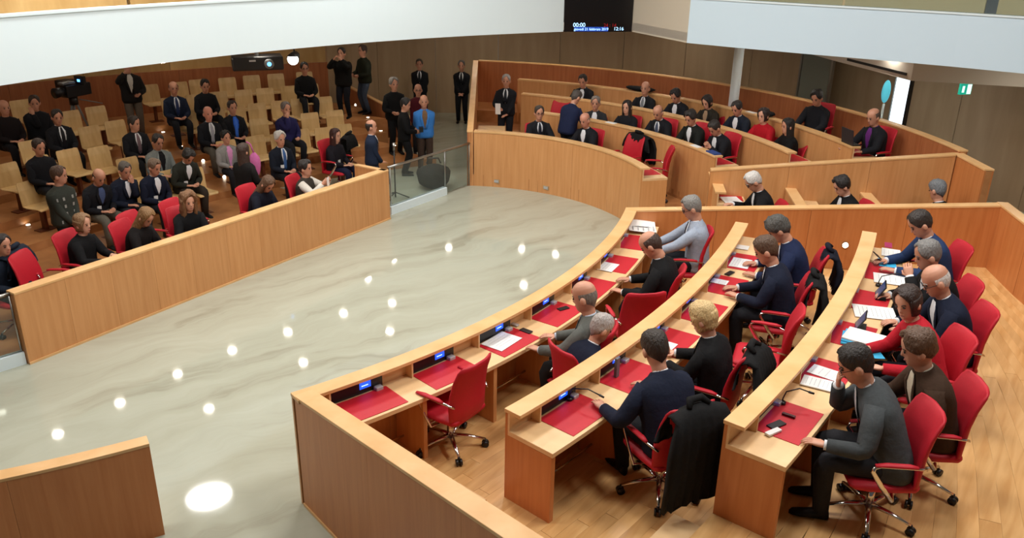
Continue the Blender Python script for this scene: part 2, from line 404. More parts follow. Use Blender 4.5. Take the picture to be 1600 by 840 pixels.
for nm, A, B, z in (('floor_tier', E1, E2, F[0]), ('floor_tier', E2, E3, F[1]), ('floor_tier', E3, EO, F[2])):
    t = band(nm, W_TIER, A, B, z-.012, None, 0); struct(t); tiers.append((t, A, B, z))
    dep = sum((a-b).length for a, b in zip(A, B))/len(A); rows_n = max(4, round(dep/.135))
    for k in range(rows_n):
        lo = [a.lerp(b, (k+.004)/rows_n) for a, b in zip(A, B)]; hi = [a.lerp(b, (k+.996)/rows_n) for a, b in zip(A, B)]
        s = -random.uniform(0, .5)*40/6; L = 40
        while s < L:
            e = s+random.uniform(7, 12)
            a_, b2 = max(0, s), min(L, e)
            if b2-a_ > .8:
                nn = 5; fp = lambda Q, x: Q[min(int(x), 39)].lerp(Q[min(int(x), 39)+1], x-min(int(x), 39))
                xs = [a_+.008+(b2-a_-.016)*j/nn for j in range(nn+1)]
                band('plank', W_PLANK, [fp(lo, x) for x in xs], [fp(hi, x) for x in xs], z, t, z-.012)
            s = e
# aisle steps beside the row ends
def step(label, c, ux, w, d, z0, z1):
    uy = V(-ux.y, ux.x); pts = [c+ux*(sx*w/2)+uy*(sy*d/2) for sx, sy in ((-1, -1), (1, -1), (1, 1), (-1, 1))]
    o = poly_slab('aisle_step', W_TOP, pts, z0, z1); tag(o, label, 'step'); bevel(o, .005)
    poly_slab('nosing', W_RAIL, [c+ux*(sx*w/2*1.0)+uy*(sy) for sx, sy in ((-1, -d/2-.008), (1, -d/2-.008), (1, -d/2), (-1, -d/2))], z1-.03, z1, o)
p2 = R2[0]; t2 = (R2[1]-R2[0]).normalized(); n2 = V(t2.y, -t2.x)
step('pale wooden aisle step at the near end of the second desk row', p2-t2*.36-n2*.34, t2, .62, .34, F[0], F[0]+.085)
p3 = R3[0]; t3 = (R3[1]-R3[0]).normalized(); n3 = V(t3.y, -t3.x)
step('pale wooden aisle step at the near end of the third desk row', p3-t3*.42-n3*.12, t3, .62, .34, F[1], F[1]+.085)
p3 = R3[-1]; t3 = (R3[-1]-R3[-2]).normalized(); n3 = V(t3.y, -t3.x)
step('wooden aisle step lit by the wall spot beyond the third desk row', p3+t3*.35-n3*.2, t3, .55, .4, F[1], F[1]+.12)
sl = MB().tube([V(0, 0, 0), V(0, -.02, 0)], .05, 16).build('step_light', STEEL, None); q = at(1331, 398, .86); f_ = (q.xy-WB0).dot(wb_d)
sl.location = (*(WB0+wb_d*f_+wb_n*.145), .86); sl.rotation_euler = (0, 0, math.atan2(wb_d.y, wb_d.x)); tag(sl, 'round step light glowing on the wood parapet beside the third desk row', 'lamp', 'step lights')
MB().tube([V(0, -.02, 0), V(0, -.026, 0)], .04, 16).build('lens', STEPL, sl)

# --- far block tiers
PR = [5.05, 6.45, 7.55, 8.5, 9.62]
def p0r(t): return -1.141*t*t+1.378*t+4.735
P0 = [HC+V(math.cos(t), math.sin(t))*p0r(t) for t in [math.radians(19+(69.6-19)*i/40) for i in range(41)]]
PK = [P0, arc(HC, PR[1], 17.5, 61.5, 44), arc(HC, PR[2], 12.5, 69.5, 44), arc(HC, PR[3], 9.5, 72.5, 44), arc(HC, PR[4], 1.5, 81, 60)]
PKx = [[HC+V(math.cos(t), math.sin(t))*(p0r(t) if k == 0 else PR[k]) for t in [math.radians(a0+(a1-a0)*i/40) for i in range(41)]] for k, (a0, a1) in enumerate(((19, 70.5), (12, 76), (8, 78.5), (4, 80), (2, 81)))]
FF = [.25, .40, .58, .86]
for k in range(4):
    t = band('floor_tier', W_TIER, PKx[k], PKx[k+1], FF[k], None, 0); struct(t)
t = band('floor_tier', W_TIER, line(WB0-wb_n*.16+wb_d*.3, WB1-wb_n*.16-wb_d*.1, 6), line(WA0+V(.1, -.16), WA1+V(-.1, -.16), 6), .3, None, 0); struct(t)
parapet('wood_parapet', 'high curved wood parapet along the back of the far benches', PK[4], 0, 1.95, .14, 1, W_DARK, size=2.2, inner=W_DARK, base=False)
EW = line(P0[-1]+V(-.02, 0), PK[4][-1], 6)
parapet('wood_parapet', 'wood end parapet at the left of the far benches, rising to the back', EW, 0, (1.19, 1.95), .12, -1, W_FRONT, size=1.8, inner=W_DARK, base=False)
# stair box beside the standing man
step('wood step box with a step light beside the standing councillor', V(-.52, 18.35), V(1, 0), .62, .9, 0, .95)

# --- audience platform
UE = [10.0, 10.0, 10.0, 10.4, 11.1, 11.3]
for k in range(1, 6):
    fr = row_line(CK[k]-.72, -1.2, UE[k]+.6); bk_ = row_line((CK[k+1]-.72 if k < 5 else CK[5]+.95), -1.2, UE[k]+.6)
    t = band('floor_riser', W_TIER, fr, bk_, .15*k, None, 0); struct(t)
parapet('wood_parapet', 'wood partition separating the public seats from the marble floor', line(at(21, 458, .96), at(607, 265, .96), 8), 0, .96, .16, -1, W_FRONT, size=.62)
pe = at(607, 265, .96).xy
parapet('wood_parapet', 'short return of the public partition beside the glass barrier', line(pe+NN*.02, pe+NN*.75, 3), 0, .96, .1, -1, W_FRONT, base=False)
struct(band('floor_public', W_TIER, [aud(-2, .17)]+[aud(-2+9.1*i/20, .17) for i in range(1, 21)], [aud(-2+9.1*i/20, max(.6, sh(-2+9.1*i/20)+CK[1]-.72)) for i in range(21)], .012, None, -.02))
# sloping side parapet of the public stand
SP0, SP1 = V(-4.75, 22.75), V(-2.45, 20.35)
parapet('wood_parapet', 'sloping wood side parapet of the public stand behind the standing group', line(SP0, SP1, 6), 0, (1.2, .7), .1, -1, W_DARK, inner=W_DARK, base=False)
# --- podium at lower left
PD = [at(x, y, .96).xy for x, y in ((0, 748), (60, 735), (120, 721), (180, 706), (233, 692))]
PD = [PD[0]+(PD[0]-PD[1])*3+V(-.1, -.25), PD[0]+(PD[0]-PD[1])*1.5+V(0, -.06)]+PD
parapet('presidency_desk_front', 'curved brown wood desk front in the lower left corner', PD, 0, .96, .13, -1, W_FRONT_SHADED, base=False)

# --- step lights of the public stand, let into the risers
def steplight(px, py, k, label, block):
    p = at(px, py, .15*k-.07); u, n = unm(p); s = .29-.082*u; t = (UU+NN*s).normalized(); nb_ = V(-t.y, t.x)
    if block:
        c = p.xy+nb_*.302; q = [c+t*(a*.42)+nb_*(b*.3) for a, b in ((-1, -1), (1, -1), (1, 1), (-1, 1))]
        b = poly_slab('stair_step', W_TIER, q, 0, .15*k+.003); tag(b, block, 'step', 'steps of the public stand')
        q = [c+t*(a*.42)+nb_*b2 for a, b2 in ((-1, -.312), (1, -.312), (1, -.3), (-1, -.3))]; poly_slab('nosing', W_RAIL, q, .15*k-.03, .15*k+.004, b)
    bpy.context.view_layer.update(); d = (at(px, py, 0)-V(0, 0, CZ)).normalized()
    hit, hp, hn = sc.ray_cast(bpy.context.evaluated_depsgraph_get(), V(0, 0, CZ), d)[:3]
    p = hp if hit else p
    if hit and hn.dot(d) > 0: hn = -hn
    o = MB().tube([V(0, 0, 0), V(0, 0, .012)], .042, 14).build('step_light', STEEL, None); o.location = p; o.rotation_euler = hn.to_track_quat('Z', 'Y').to_euler(); tag(o, label, 'lamp', 'step lights')
    MB().tube([V(0, 0, .012), V(0, 0, .016)], .034, 14).build('lens', STEPL, o)
A_ = 'the aisle through the public stand'; B_ = 'the right-hand stair of the public stand'
for (px, py), k, nm in zip(((350, 276), (317, 251), (283, 229), (255, 207), (616, 228), (595, 205), (575, 184), (556, 164), (44, 352)), (1, 2, 3, 4, 1, 2, 3, 4, 1),
    ('lowest %s of '+A_, 'second lowest %s of '+A_, 'second highest %s of '+A_, 'topmost %s of '+A_, 'lowest %s of '+B_, 'second lowest %s of '+B_, 'second highest %s of '+B_, 'topmost %s of '+B_, '%s below the first plywood chair at the left')):
    steplight(px, py, k, nm % 'step light', nm % 'wooden step' if B_ in nm and k < 3 else None)

# ================================================================== DESKS
def desk_row(label, P, k, z0, seats, first, pitch=.92, detail=True, ends=(True, True), front=W_FRONT, depth=.52):
    rz = RAILZ[k]; su = rz-.2; fl = F[k]; L = plen(P)
    o = empty('curved_desk'); tag(o, label, 'desk')
    panels('front_panel', front, P, 0, .03, z0, rz-.035, o, 1, 1.0 if detail else 2.0, .004)
    bar('rail', W_RAIL, P, -.012, .165, rz-.035, rz, o, 1, .004)
    T0 = sub(P, 0 if ends[0] else .17, L if ends[1] else L-.15)
    bar('desk_top', W_TOP, T0, .03, depth, su-.045, su, o, 1, .004)
    bar('upstand', W_TOP, T0, .03, .05, su, rz-.035, o, 1)
    if ends[0]:
        bar('end_panel', front, sub(P, 0, .05), .03, depth-.01, z0, su-.045, o)
    if ends[1]:
        bar('end_panel', front, sub(P, L-.05, L), .03, depth-.01, z0, su-.045, o)
    for i in range(seats):
        a = first+pitch*i
        if a+.56 > L: break
        bar('desk_pad', REDPAD, sub(P, a, a+.58), .11, depth-.035, su, su+.006, o)
        if not detail: continue
        c = bar('console', CONSOLE, sub(P, a, a+.56), .05, .085, su, rz-.04, o)
        bar('screen', SCREEN, sub(P, a+.31, a+.43), .085, .089, su+.05, su+.135, c)
        bar('screen_text', SCREEN_W, sub(P, a+.33, a+.40), .089, .0895, su+.075, su+.085, c)
        bar('speaker_grille', BLACK, sub(P, a+.03, a+.27), .085, .088, su+.03, su+.13, c)
        m = bar('microphone', SILVER, sub(P, a+.455, a+.53), .085, .15, su, su+.04, c, 1, .008)
        bar('fin', W_TOP, sub(P, a-.03, a-.012), .05, .15, su, rz-.037, o)
        bar('slot', BLACK, sub(P, a+.68, a+.78), .05, .052, su+.1, su+.108, o)
        bar('support_board', front, sub(P, a+.72, a+.765), .05, depth-.02, fl, su-.045, o)
        if i < seats-1:
            mid = sub(P, a, a+.7, 4); nn = norms(mid, 1)
            r_ = MB().tube([V(*(p+n*.2), fl+.13) for p, n in zip(mid, nn)], .012, 8).build('foot_rail', CHROME, o, True)
    return o
S1 = smap(R1, at(512, 630, .99)); S2 = smap(R2, at(826, 648, 1.16)); S3 = smap(R3, at(1172, 668, 1.33))
desk_row('front curved wooden desk row with red pads bordering the marble floor', R1, 0, 0, 8, S1, pitch=.885, ends=(False, False))
desk_row('middle curved wooden desk row with red pads, second from the marble floor', R2, 1, F[0], 7, S2, pitch=.87, front=W_FRONT_SHADED)
desk_row('rear curved wooden desk row with red pads, nearest the right edge', R3, 2, F[1], 6, S3, pitch=.98, front=W_FRONT_SHADED)
desk_row('far curved wooden bench front bordering the marble beyond the glass barrier', P0, 0, 0, 6, .2, detail=False, ends=(True, False))
desk_row('far curved bench, second from the marble, behind the coat-covered chair', PK[1], 1, F[0], 7, .1, detail=False)
desk_row('far curved bench, third from the marble, where the woman in red sits', PK[2], 2, F[1], 9, .1, detail=False)
desk_row('far curved bench, topmost, where the man in purple sits', PK[3], 3, F[2], 11, .1, detail=False)
# middle bench desks between the two parapets
MDL = [('middle bench desk in front of the white-haired man with papers', (1108, 268), (1125, 316), 0), ('middle bench desk in front of the dark-haired woman', (1228, 293), (1243, 318), 0), ('middle bench desk at the outer end behind the grey-haired man', (1345, 300), (1362, 320), 0)]
for lb, pa, pb, k in MDL:
    a = at(*pa, RAILZ[k]).xy; b = at(*pb, RAILZ[k]).xy
    dd = (a-b).normalized()
    fa, fb = a, a-dd*min((a-b).length+.15, 1.25)
    desk_row(lb, line(fb, fa, 4), k, 0, 1, .2, detail=False)

# ================================================================== CHAIRS
def red_chair_proto():
    r = empty('swivel_chair'); W = .23
    # seat cushion
    rings = []
    for y, h, wd in ((-.23, .055, .20), (-.2, .075, .225), (-.05, .085, .235), (.12, .085, .235), (.2, .07, .225), (.235, .03, .20)):
        rg = []
        for j in range(16):
            a = 2*PI*j/16; cx, sx = math.cos(a), math.sin(a)
            rg.append(V(wd*math.copysign(abs(cx)**.45, cx), y, .43+h/2*math.copysign(abs(sx)**.6, sx)))
        rings.append(rg)
    MB().loft(rings).build('seat', RED, r, True)
    # backrest: tall curved shell, tapering and leaning back
    rings = []
    for z, y, wd, th in ((.40, -.215, .20, .03), (.46, -.235, .235, .05), (.58, -.235, .24, .06), (.72, -.245, .235, .06), (.86, -.275, .225, .055), (.97, -.315, .215, .05), (1.01, -.33, .20, .03), (1.02, -.335, .17, .012)):
        rg = []
        for j in range(18):
            a = 2*PI*j/18; cx, sx = math.cos(a), math.sin(a); xx = wd*math.copysign(abs(cx)**.55, cx)
            rg.append(V(xx, y+th/2*math.copysign(abs(sx)**.7, sx)+.05*(xx/wd)**2*(1 if z < 1 else .9), z))
        rings.append(rg)
    MB().loft(rings).build('backrest', RED, r, True)
    for s in (-1, 1):
        x = s*.275
        a = MB().tube([V(s*.20, -.05, .38), V(x, -.02, .37), V(x, .06, .49), V(x, .14, .62), V(x, .13, .655), V(x, .09, .668), V(x, -.12, .665), V(s*.245, -.2, .64), V(s*.22, -.235, .62)], [.012, .02, .022, .018, .014, .012, .012, .012, .012], 8, .55, hint=(1, 0, 0)).build('armrest', CHROME, r, True)
        MB().tube([V(x, .13, .675), V(x, .05, .682), V(x, -.1, .68), V(x, -.15, .672)], [.016, .024, .024, .016], 10, .6, hint=(1, 0, 0)).build('arm_pad', RED, a, True)
    MB().tube([V(0, 0, .1), V(0, 0, .26), V(0, 0, .262), V(0, 0, .39)], [.03, .03, .02, .02], 12).build('gas_column', CHROME, r, True)
    b = MB()
    for k in range(5):
        a = 2*PI*k/5+.3; d = V(math.cos(a), math.sin(a), 0)
        b.tube([V(0, 0, .125), d*.15+V(0, 0, .115), d*.3+V(0, 0, .085)], [.026, .02, .014], 8, .7)
    b.build('star_base', CHROME, r, True)
    for k in range(5):
        a = 2*PI*k/5+.3; d = V(math.cos(a), math.sin(a), 0); e = V(-d.y, d.x, 0); c = MB()
        for s in (-1, 1): c.tube([d*.305+e*(s*.008)+V(0, 0, .032), d*.305+e*(s*.026)+V(0, 0, .032)], .032, 12)
        c.tube([d*.3+V(0, 0, .03), d*.3+V(0, 0, .088)], .012, 8)
        c.build('caster', BLACK, r, True)
    return r
RC = red_chair_proto(); rc_used = [0]
def red_chair(x, y, z, heading, label, group='red swivel chairs'):
    o = RC if not rc_used[0] else copy_tree(RC); rc_used[0] = 1
    o.location = (x, y, z); o.scale = (1.13, 1.13, 1.04); o.rotation_euler = (0, 0, math.radians(heading-90)); tag(o, label, 'chair', group); return o
def ply_chair_proto():
    r = empty('plywood_chair')
    def shell(name, prof, wd, th):
        rings = []
        for (y, z, wf) in prof:
            rings.append([V(-wd*wf, y, z), V(wd*wf, y, z), V(wd*wf, y-th[0], z-th[1]), V(-wd*wf, y-th[0], z-th[1])])
        o = MB().loft(rings).build(name, W_PLY, r); bevel(o, .004); return o
    shell('backrest', [(-.20, .44, 1), (-.215, .55, 1), (-.235, .7, 1), (-.26, .80, .99), (-.266, .83, .95), (-.268, .842, .86)], .215, (.016, .004))
    shell('seat', [(-.20, .442, 1), (-.1, .43, 1), (.1, .445, 1), (.19, .45, .98), (.225, .438, .92), (.235, .425, .85)], .215, (.0, .018))
    MB().box((0, -.03, .21), (.05, .12, .42)).build('pedestal', plain('stain_red', (105, 52, 26), .5), r)
    MB().box((0, -.03, .008), (.3, .2, .016)).build('foot_plate', plain('stain_red', (105, 52, 26), .5), r)
    MB().box((0, -.02, .41), (.34, .3, .025)).build('seat_bracket', plain('stain_red', (105, 52, 26), .5), r)
    return r
PC = ply_chair_proto(); pc_used = [0]
def ply_chair(x, y, z, heading, label):
    o = PC if not pc_used[0] else copy_tree(PC); pc_used[0] = 1
    o.location = (x, y, z); o.rotation_euler = (0, 0, math.radians(heading-90)); tag(o, label, 'chair', 'plywood chairs of the public stand'); return o
def aud_heading(p):
    u, n = unm(p); s = .29-.082*u; t = (UU+NN*s).normalized(); f = V(t.y, -t.x); return math.degrees(math.atan2(f.y, f.x))
def hvec(h): return V(math.cos(math.radians(h)), math.sin(math.radians(h)))
AUD = {1: [(43, 282), (197, 246), (247, 236), (352, 219), (398, 212), (436, 208), (468, 202), (505, 199), (535, 194)],
 2: [(7, 255), (57, 244), (104, 233), (152, 229), (205, 219), (325, 197), (365, 191), (403, 185), (445, 181), (483, 176), (522, 172)],
 3: [(45, 219), (90, 207), (137, 197), (178, 188), (291, 172), (335, 168), (368, 164.5), (400, 161), (436, 157), (467, 154), (505, 151)],
 4: [(5, 195), (52, 183), (107, 173), (148, 166), (265, 152), (303, 147.5), (340, 143), (379, 140), (413, 137.5), (451, 134), (484, 131)],
 5: [(30, 156), (232, 132), (278, 128), (308, 124), (354, 121), (392, 117.5), (430, 115), (475, 112)],
 0: [(95, 302), (150, 294), (197, 284), (240, 276), (263, 265), (300, 263), (440, 238), (525, 223)]}
ORD = 'first second third fourth fifth sixth seventh eighth ninth tenth eleventh'.split()
ROWN = {0: 'front', 1: 'second', 2: 'third', 3: 'fourth', 4: 'fifth', 5: 'back'}
for k in sorted(AUD):
    for i, (x, y) in enumerate(AUD[k]):
        p = at(x, y, .15*k+.842); h = aud_heading(p); c = p.xy+hvec(h)*.268
        ply_chair(c.x, c.y, .15*k, h, 'pale plywood chair in the %s row of the public stand, %s from the left' % (ROWN[k], ORD[i]))

# ================================================================== PEOPLE
HEADS = [(-.05, .052, .050, .055), (-.015, .050, .058, .060), (.0, .046, .083, .060), (.02, .056, .090, .062), (.05, .064, .090, .078), (.08, .070, .087, .094),
         (.11, .074, .089, .102), (.15, .077, .091, .106), (.185, .072, .083, .10), (.21, .058, .063, .082), (.228, .036, .036, .052), (.236, .008, .008, .012)]
def head_sec(z):
    for i in range(len(HEADS)-1):
        if z <= HEADS[i+1][0]:
            t = max(0, (z-HEADS[i][0])/(HEADS[i+1][0]-HEADS[i][0])); return [HEADS[i][j]+(HEADS[i+1][j]-HEADS[i][j])*t for j in (1, 2, 3)]
    return HEADS[-1][1:]
def head_pt(z, th, off=0):
    w_, f_, b_ = head_sec(z); r = f_ if math.cos(th) > 0 else b_
    return V((w_+off)*math.sin(th), (r+off)*math.cos(th), z+off*max(0, (z-.15)/.09)*.9)
def ik(a, b, l1, l2, hint):
    d = b-a; L = d.length
    if L > (l1+l2)*.999: b = a+d*((l1+l2)*.999/L); d = b-a; L = d.length
    x = (l1*l1-l2*l2+L*L)/(2*L); h = math.sqrt(max(0, l1*l1-x*x)); u = d/L
    s = hint-u*hint.dot(u); s = s.normalized() if s.length > 1e-6 else V(0, 0, 1)
    return a+u*x+s*h, b
def bend(a, e, b, k=.25):
    """polyline through a bent limb with a rounded joint"""
    return [a, a.lerp(e, .5), a.lerp(e, 1-k*.6), e*.6+(a.lerp(e, 1-k)+e.lerp(b, k))*.2, e.lerp(b, k*.6), e.lerp(b, .55), b]
BODIES = []; PEOPLE = {}
def person(label, px, py, fl, heading, pose='sit', lean=8, head=(0, 0), hands=('desk', 'desk'), jacket=(24, 25, 30), shirt=(215, 218, 222), tie=None, trousers=(24, 25, 30),
           hair='short', haircol=(50, 42, 36), skin=(196, 142, 116), scale=1.0, fine=False, glasses=False, chair=None, vest=None, twist=0, sleeve=None, seat_h=.47, feet=None, openv=.75, chairpx=None, side=0, target=None, chair_turn=0, chair_fwd=.08, badge=False, patches=False):
    if target and target[0] != 'probe':      # raise or lower the seat until the hips come to the wanted place
        for it in range(5):
            e = person(label, px, py, fl, heading, pose, lean, head, hands, jacket, shirt, tie, trousers, hair, haircol, skin, scale, fine, glasses, None, vest, twist, sleeve, seat_h, feet, openv, None, side, ('probe', target))
            seat_h = max(.25, min(.62, seat_h-e))
    M0 = Matrix.Scale(scale, 4)
    hz = seat_h+.09 if pose == 'sit' else .92
    H = V(0, 0, hz); la = math.radians(lean)
    tw = math.radians(twist)
    def spine(t):
        n = 10; p = H.copy(); st = t/n
        for i in range(n):
            a = la*(.55+.9*(max(0, st*(i+.5))/.5)); p += V(0, math.sin(a), math.cos(a))*st
        a = la*(.55+.9*max(0, t)/.5)
        p = p+V(side*max(0, t)/.5, 0, 0)
        upv = V(0, math.sin(a), math.cos(a)); ff = V(0, math.cos(a), -math.sin(a)); rr = V(1, 0, 0)
        g = tw*max(0, min(1, t/.45)); r2 = rr*math.cos(g)-ff*math.sin(g); f2 = rr*math.sin(g)+ff*math.cos(g)
        return p, r2, f2, upv
    def ring(t, w_, d_, n=18, ex=.75, fo=0):
        p, r_, f2, u_ = spine(t); out = []
        for j in range(n):
            a = 2*PI*j/n; c, s = math.cos(a), math.sin(a)
            out.append(p+r_*(w_*math.copysign(abs(c)**ex, c))+f2*(fo+d_*math.copysign(abs(s)**ex, s)))
        return out
    TS = [(-.11, .165, .125), (-.05, .185, .135), (.05, .182, .13), (.16, .178, .122), (.27, .195, .128), (.36, .208, .122), (.42, .205, .108), (.465, .165, .09), (.50, .10, .072), (.525, .068, .064)]
    TS = [(t, w_*(1.17 if t < .48 else 1.05), d_*1.12) for t, w_, d_ in TS]
    def tsurf(t, th, off):
        for i in range(len(TS)-1):
            if t <= TS[i+1][0]:
                f = (t-TS[i][0])/(TS[i+1][0]-TS[i][0]); w_ = TS[i][1]+(TS[i+1][1]-TS[i][1])*f; d_ = TS[i][2]+(TS[i+1][2]-TS[i][2])*f; break
        p, r_, f2, u_ = spine(t); c, s = math.sin(th), math.cos(th)
        return p+r_*((w_+off)*math.copysign(abs(c)**.75, c))+f2*((d_+off)*math.copysign(abs(s)**.75, s))
    # head frame
    pN, rN, fN, uN = spine(.535)
    hy, hp = math.radians(head[0]), math.radians(head[1])
    upn = (uN*.6+V(0, 0, .4)).normalized(); fh = (fN-upn*fN.dot(upn)).normalized(); rh = fh.cross(upn)
    f1 = fh*math.cos(hy)+rh*math.sin(hy); r1 = rh*math.cos(hy)-fh*math.sin(hy)
    f2 = f1*math.cos(hp)-upn*math.sin(hp); u2 = upn*math.cos(hp)+f1*math.sin(hp)
    hb = pN+upn*.035+fN*.012
    HM = Matrix(((r1.x, f2.x, u2.x, hb.x), (r1.y, f2.y, u2.y, hb.y), (r1.z, f2.z, u2.z, hb.z), (0, 0, 0, 1)))
    HM = HM @ Matrix.Scale(1.13, 4)
    if target and target[0] == 'probe':
        top = (M0 @ (HM @ V(0, 0, .24))); rot = Matrix.Rotation(math.radians(heading-90), 3, 'Z'); off = rot @ V(top.x, top.y, 0)
        q = at(px, py, fl+top.z)-off; k_, v_ = target[1]
        if k_ == 'r': return (v_-(q.xy-HC).length)*(5-fl-top.z)/19.0/scale
        return (v_-q.y)*(5-fl-top.z)/max(6, q.y)/scale
    # arms
    arms = []
    for s, tgt in ((1, hands[0]), (-1, hands[1])):
        pS, rS, fS, uS = spine(.415); S = pS+rS*(s*.202)
        if pose == 'sit':
            dz = (.735/scale if fl > .01 or seat_h == .47 else hz+.17); dz = max(dz, hz+.06)
            base = {'desk': V(s*.19, .46, dz), 'deskin': V(s*.07, .44, dz+.01), 'lap': V(s*.10, .30, hz+.09), 'reach': V(s*.15, .50, dz+.01), 'phone': V(s*.06, .36, hz+.30), 'side': V(s*.30, .05, hz+.02), 'wide': V(s*.34, .40, dz), 'up': V(s*.12, .42, hz+.46)}
        else:
            base = {'side': V(s*.25, .06, .80), 'front': V(s*.05, .2, .86), 'phone': V(s*.08, .32, 1.15), 'hold': V(s*.14, .27, 1.02), 'up': V(s*.10, .30, 1.50), 'back': V(s*.06, -.17, .86), 'desk': V(s*.2, .42, .9)}
        if tgt == 'face': W_ = HM @ V(s*.055, .10, -.01) - V(0, 0, .05)
        elif tgt == 'chin': W_ = HM @ V(s*.05, .13, .03) - V(0, 0, .06)
        elif isinstance(tgt, str): W_ = base[tgt]
        else: W_ = V(*tgt)
        E_, W_ = ik(S, W_, .285, .255, V(s*.55, -.5, -.75))
        arms.append((s, S, E_, W_, tgt))
    # legs
    legs = []
    for s in (1, -1):
        Hj = H+V(s*.09, 0, -.02)
        if pose == 'sit':
            A_ = V(s*.12, .40, .09) if not feet else V(s*.12+feet[0], feet[1], .09)
            K_, A_ = ik(Hj, A_, .44, .42, V(s*.15, .8, 1))
        else:
            A_ = V(s*.105, -.02+(.10*s if feet == 'walk' else 0), .09); K_, A_ = ik(Hj, A_, .43, .42, V(0, 1, 0))
        legs.append((s, Hj, K_, A_))
    # ---- body (skin): torso, neck and head as one loft, limbs merged by the remesh
    mb = MB()
    rings = [ring(t, max(.03, w_-.03), max(.03, d_-.03), 14) for t, w_, d_ in TS[1:8]]
    rings += [ring(.50, .062, .06, 14), ring(.53, .053, .055, 14)]
    mb.loft(rings)
    hr = []
    for z, w_, f_, b_ in HEADS: hr.append([HM @ head_pt(z, 2*PI*j/20+PI/2) for j in range(20)])
    mb.loft(hr)
    nk = [pN-uN*.05, pN+uN*.01, HM @ V(0, -.012, .02), HM @ V(0, -.01, .06)]
    mb.tube(nk, [.058, .054, .052, .05], 14)
    mb.loft([[HM @ V(x*wd, y, z) for x, y in ((-1, .07), (1, .07), (.45, .07+dp), (-.45, .07+dp))] for z, wd, dp in ((.068, .02, .022), (.078, .02, .040), (.092, .016, .034), (.125, .010, .020))])
    for s in (-1, 1): mb.ball((0, 0, 0), (.015, .024, .036), 10, 6, HM @ Matrix.Translation((s*.084, -.008, .092)))
    for s, S, E_, W_, tg in arms: mb.tube(bend(S-V(s*.03, 0, 0), E_, W_), [.045, .045, .042, .04, .038, .034, .028], 10)
    for s, Hj, K_, A_ in legs: mb.tube(bend(Hj, K_, A_), [.07, .065, .055, .052, .05, .045, .036], 10)
    ob = mb.build('person', skinm(skin), None, True)
    rm = ob.modifiers.new('r', 'REMESH'); rm.mode = 'VOXEL'; rm.voxel_size = .0105 if fine else .015; rm.use_smooth_shade = True
    sm = ob.modifiers.new('s', 'SMOOTH'); sm.factor = .4; sm.iterations = 2
    # hands with fingers, added to the body mesh afterwards
    hd = MB()
    for s, S, E_, W_, tg in arms:
        d = (W_-E_).normalized()
        if tg in ('side', 'back') and pose != 'sit': pn = V(-s, 0, 0); curl = .5
        elif tg in ('face', 'chin'): pn = V(0, -1, .2); d = (d+V(0, 0, .6)).normalized(); curl = .9
        elif tg in ('phone', 'hold', 'up'): pn = V(-s, -.2, .3); curl = 1.0
        else: pn = V(0, 0, -1); d = (d+V(0, 0, .1)-V(0, 0, d.z)*.8).normalized(); curl = .45
        pn = (pn-d*pn.dot(d)).normalized(); lt = d.cross(pn)            # lateral
        if lt.dot(V(-s, 0, 0)) < 0 and tg not in ('face', 'chin'): lt = -lt      # the thumb side points inwards
        W0 = W_-d*.02; rings = []
        for t, wd, th in ((0, .026, .02), (.025, .03, .018), (.06, .042, .016), (.095, .042, .014), (.11, .036, .010)):
            rings.append([W0+d*t+lt*(wd*math.copysign(abs(math.cos(2*PI*j/12))**.7, math.cos(2*PI*j/12)))+pn*(th*math.sin(2*PI*j/12)) for j in range(12)])
        hd.loft(rings)
        for q, ln in enumerate((.074, .084, .078, .06)):
            b0 = W0+d*.10+lt*(.031-.0205*q); dd = d; pts = [b0-d*.015, b0]
            for seg in (.42, .33, .25):
                ca = curl*.75; dd = (dd*math.cos(ca)+pn*math.sin(ca)).normalized() if seg < .4 else (dd*math.cos(ca*.6)+pn*math.sin(ca*.6)).normalized()
                pts.append(pts[-1]+dd*(ln*seg))
            hd.tube(pts, [.0095, .0095, .009, .0082, .0062], 7)
        b0 = W0+d*.035+lt*.028; td = (lt*.75+d*.6+pn*.25).normalized()
        hd.tube([b0-lt*.012, b0, b0+td*.032, b0+(td*.5+d*.5).normalized()*.06+pn*.008], [.0115, .012, .0105, .0075], 7)
    BODIES.append((ob, hd, M0))
    # ---- clothing
    jm = cloth(jacket)
    jk = MB(); jk.loft([ring(t, w_, d_) for t, w_, d_ in TS])
    jo = jk.build('jacket', cloth(vest) if vest else jm, ob, True, M0)
    if vest: jo.name = 'vest'
    for s, S, E_, W_, tg in arms:
        b = bend(S-V(s*.045, 0, -.01), E_, W_-(W_-E_).normalized()*.012)
        MB().tube(b, [.082, .074, .067, .064, .06, .054, .047], 14).build('sleeve', cloth(sleeve) if sleeve else jm, jo, True, M0)
        if fine and shirt: MB().tube([W_-(W_-E_).normalized()*.03, W_+(W_-E_).normalized()*.006], [.036, .036], 12).build('cuff', cloth(shirt), ob, True, M0)
    tr = MB(); tr.loft([ring(-.13, .15, .115), ring(-.06, .178, .128), ring(.06, .17, .12)])
    for s, Hj, K_, A_ in legs: tr.tube(bend(Hj-V(0, 0, .01)+V(0, -.03 if pose == 'sit' else 0, 0), K_, A_+V(0, 0, -.03)), [.10, .092, .08, .076, .072, .064, .056], 14)
    tr.build('trousers', cloth(trousers), ob, True, M0)
    for s, Hj, K_, A_ in legs:
        y0 = A_.y; x0 = A_.x; rings = []
        for y, wd, h in ((-.06, .022, .06), (-.05, .034, .085), (0, .038, .10), (.06, .042, .075), (.14, .046, .05), (.19, .036, .04), (.21, .015, .025)):
            rings.append([V(x0+s*.01+wd*math.cos(2*PI*j/12), y0+y, h/2+h/2*math.sin(2*PI*j/12)) for j in range(12)])
        MB().loft(rings).build('shoe', cloth((22, 20, 20), .4), ob, True, M0)
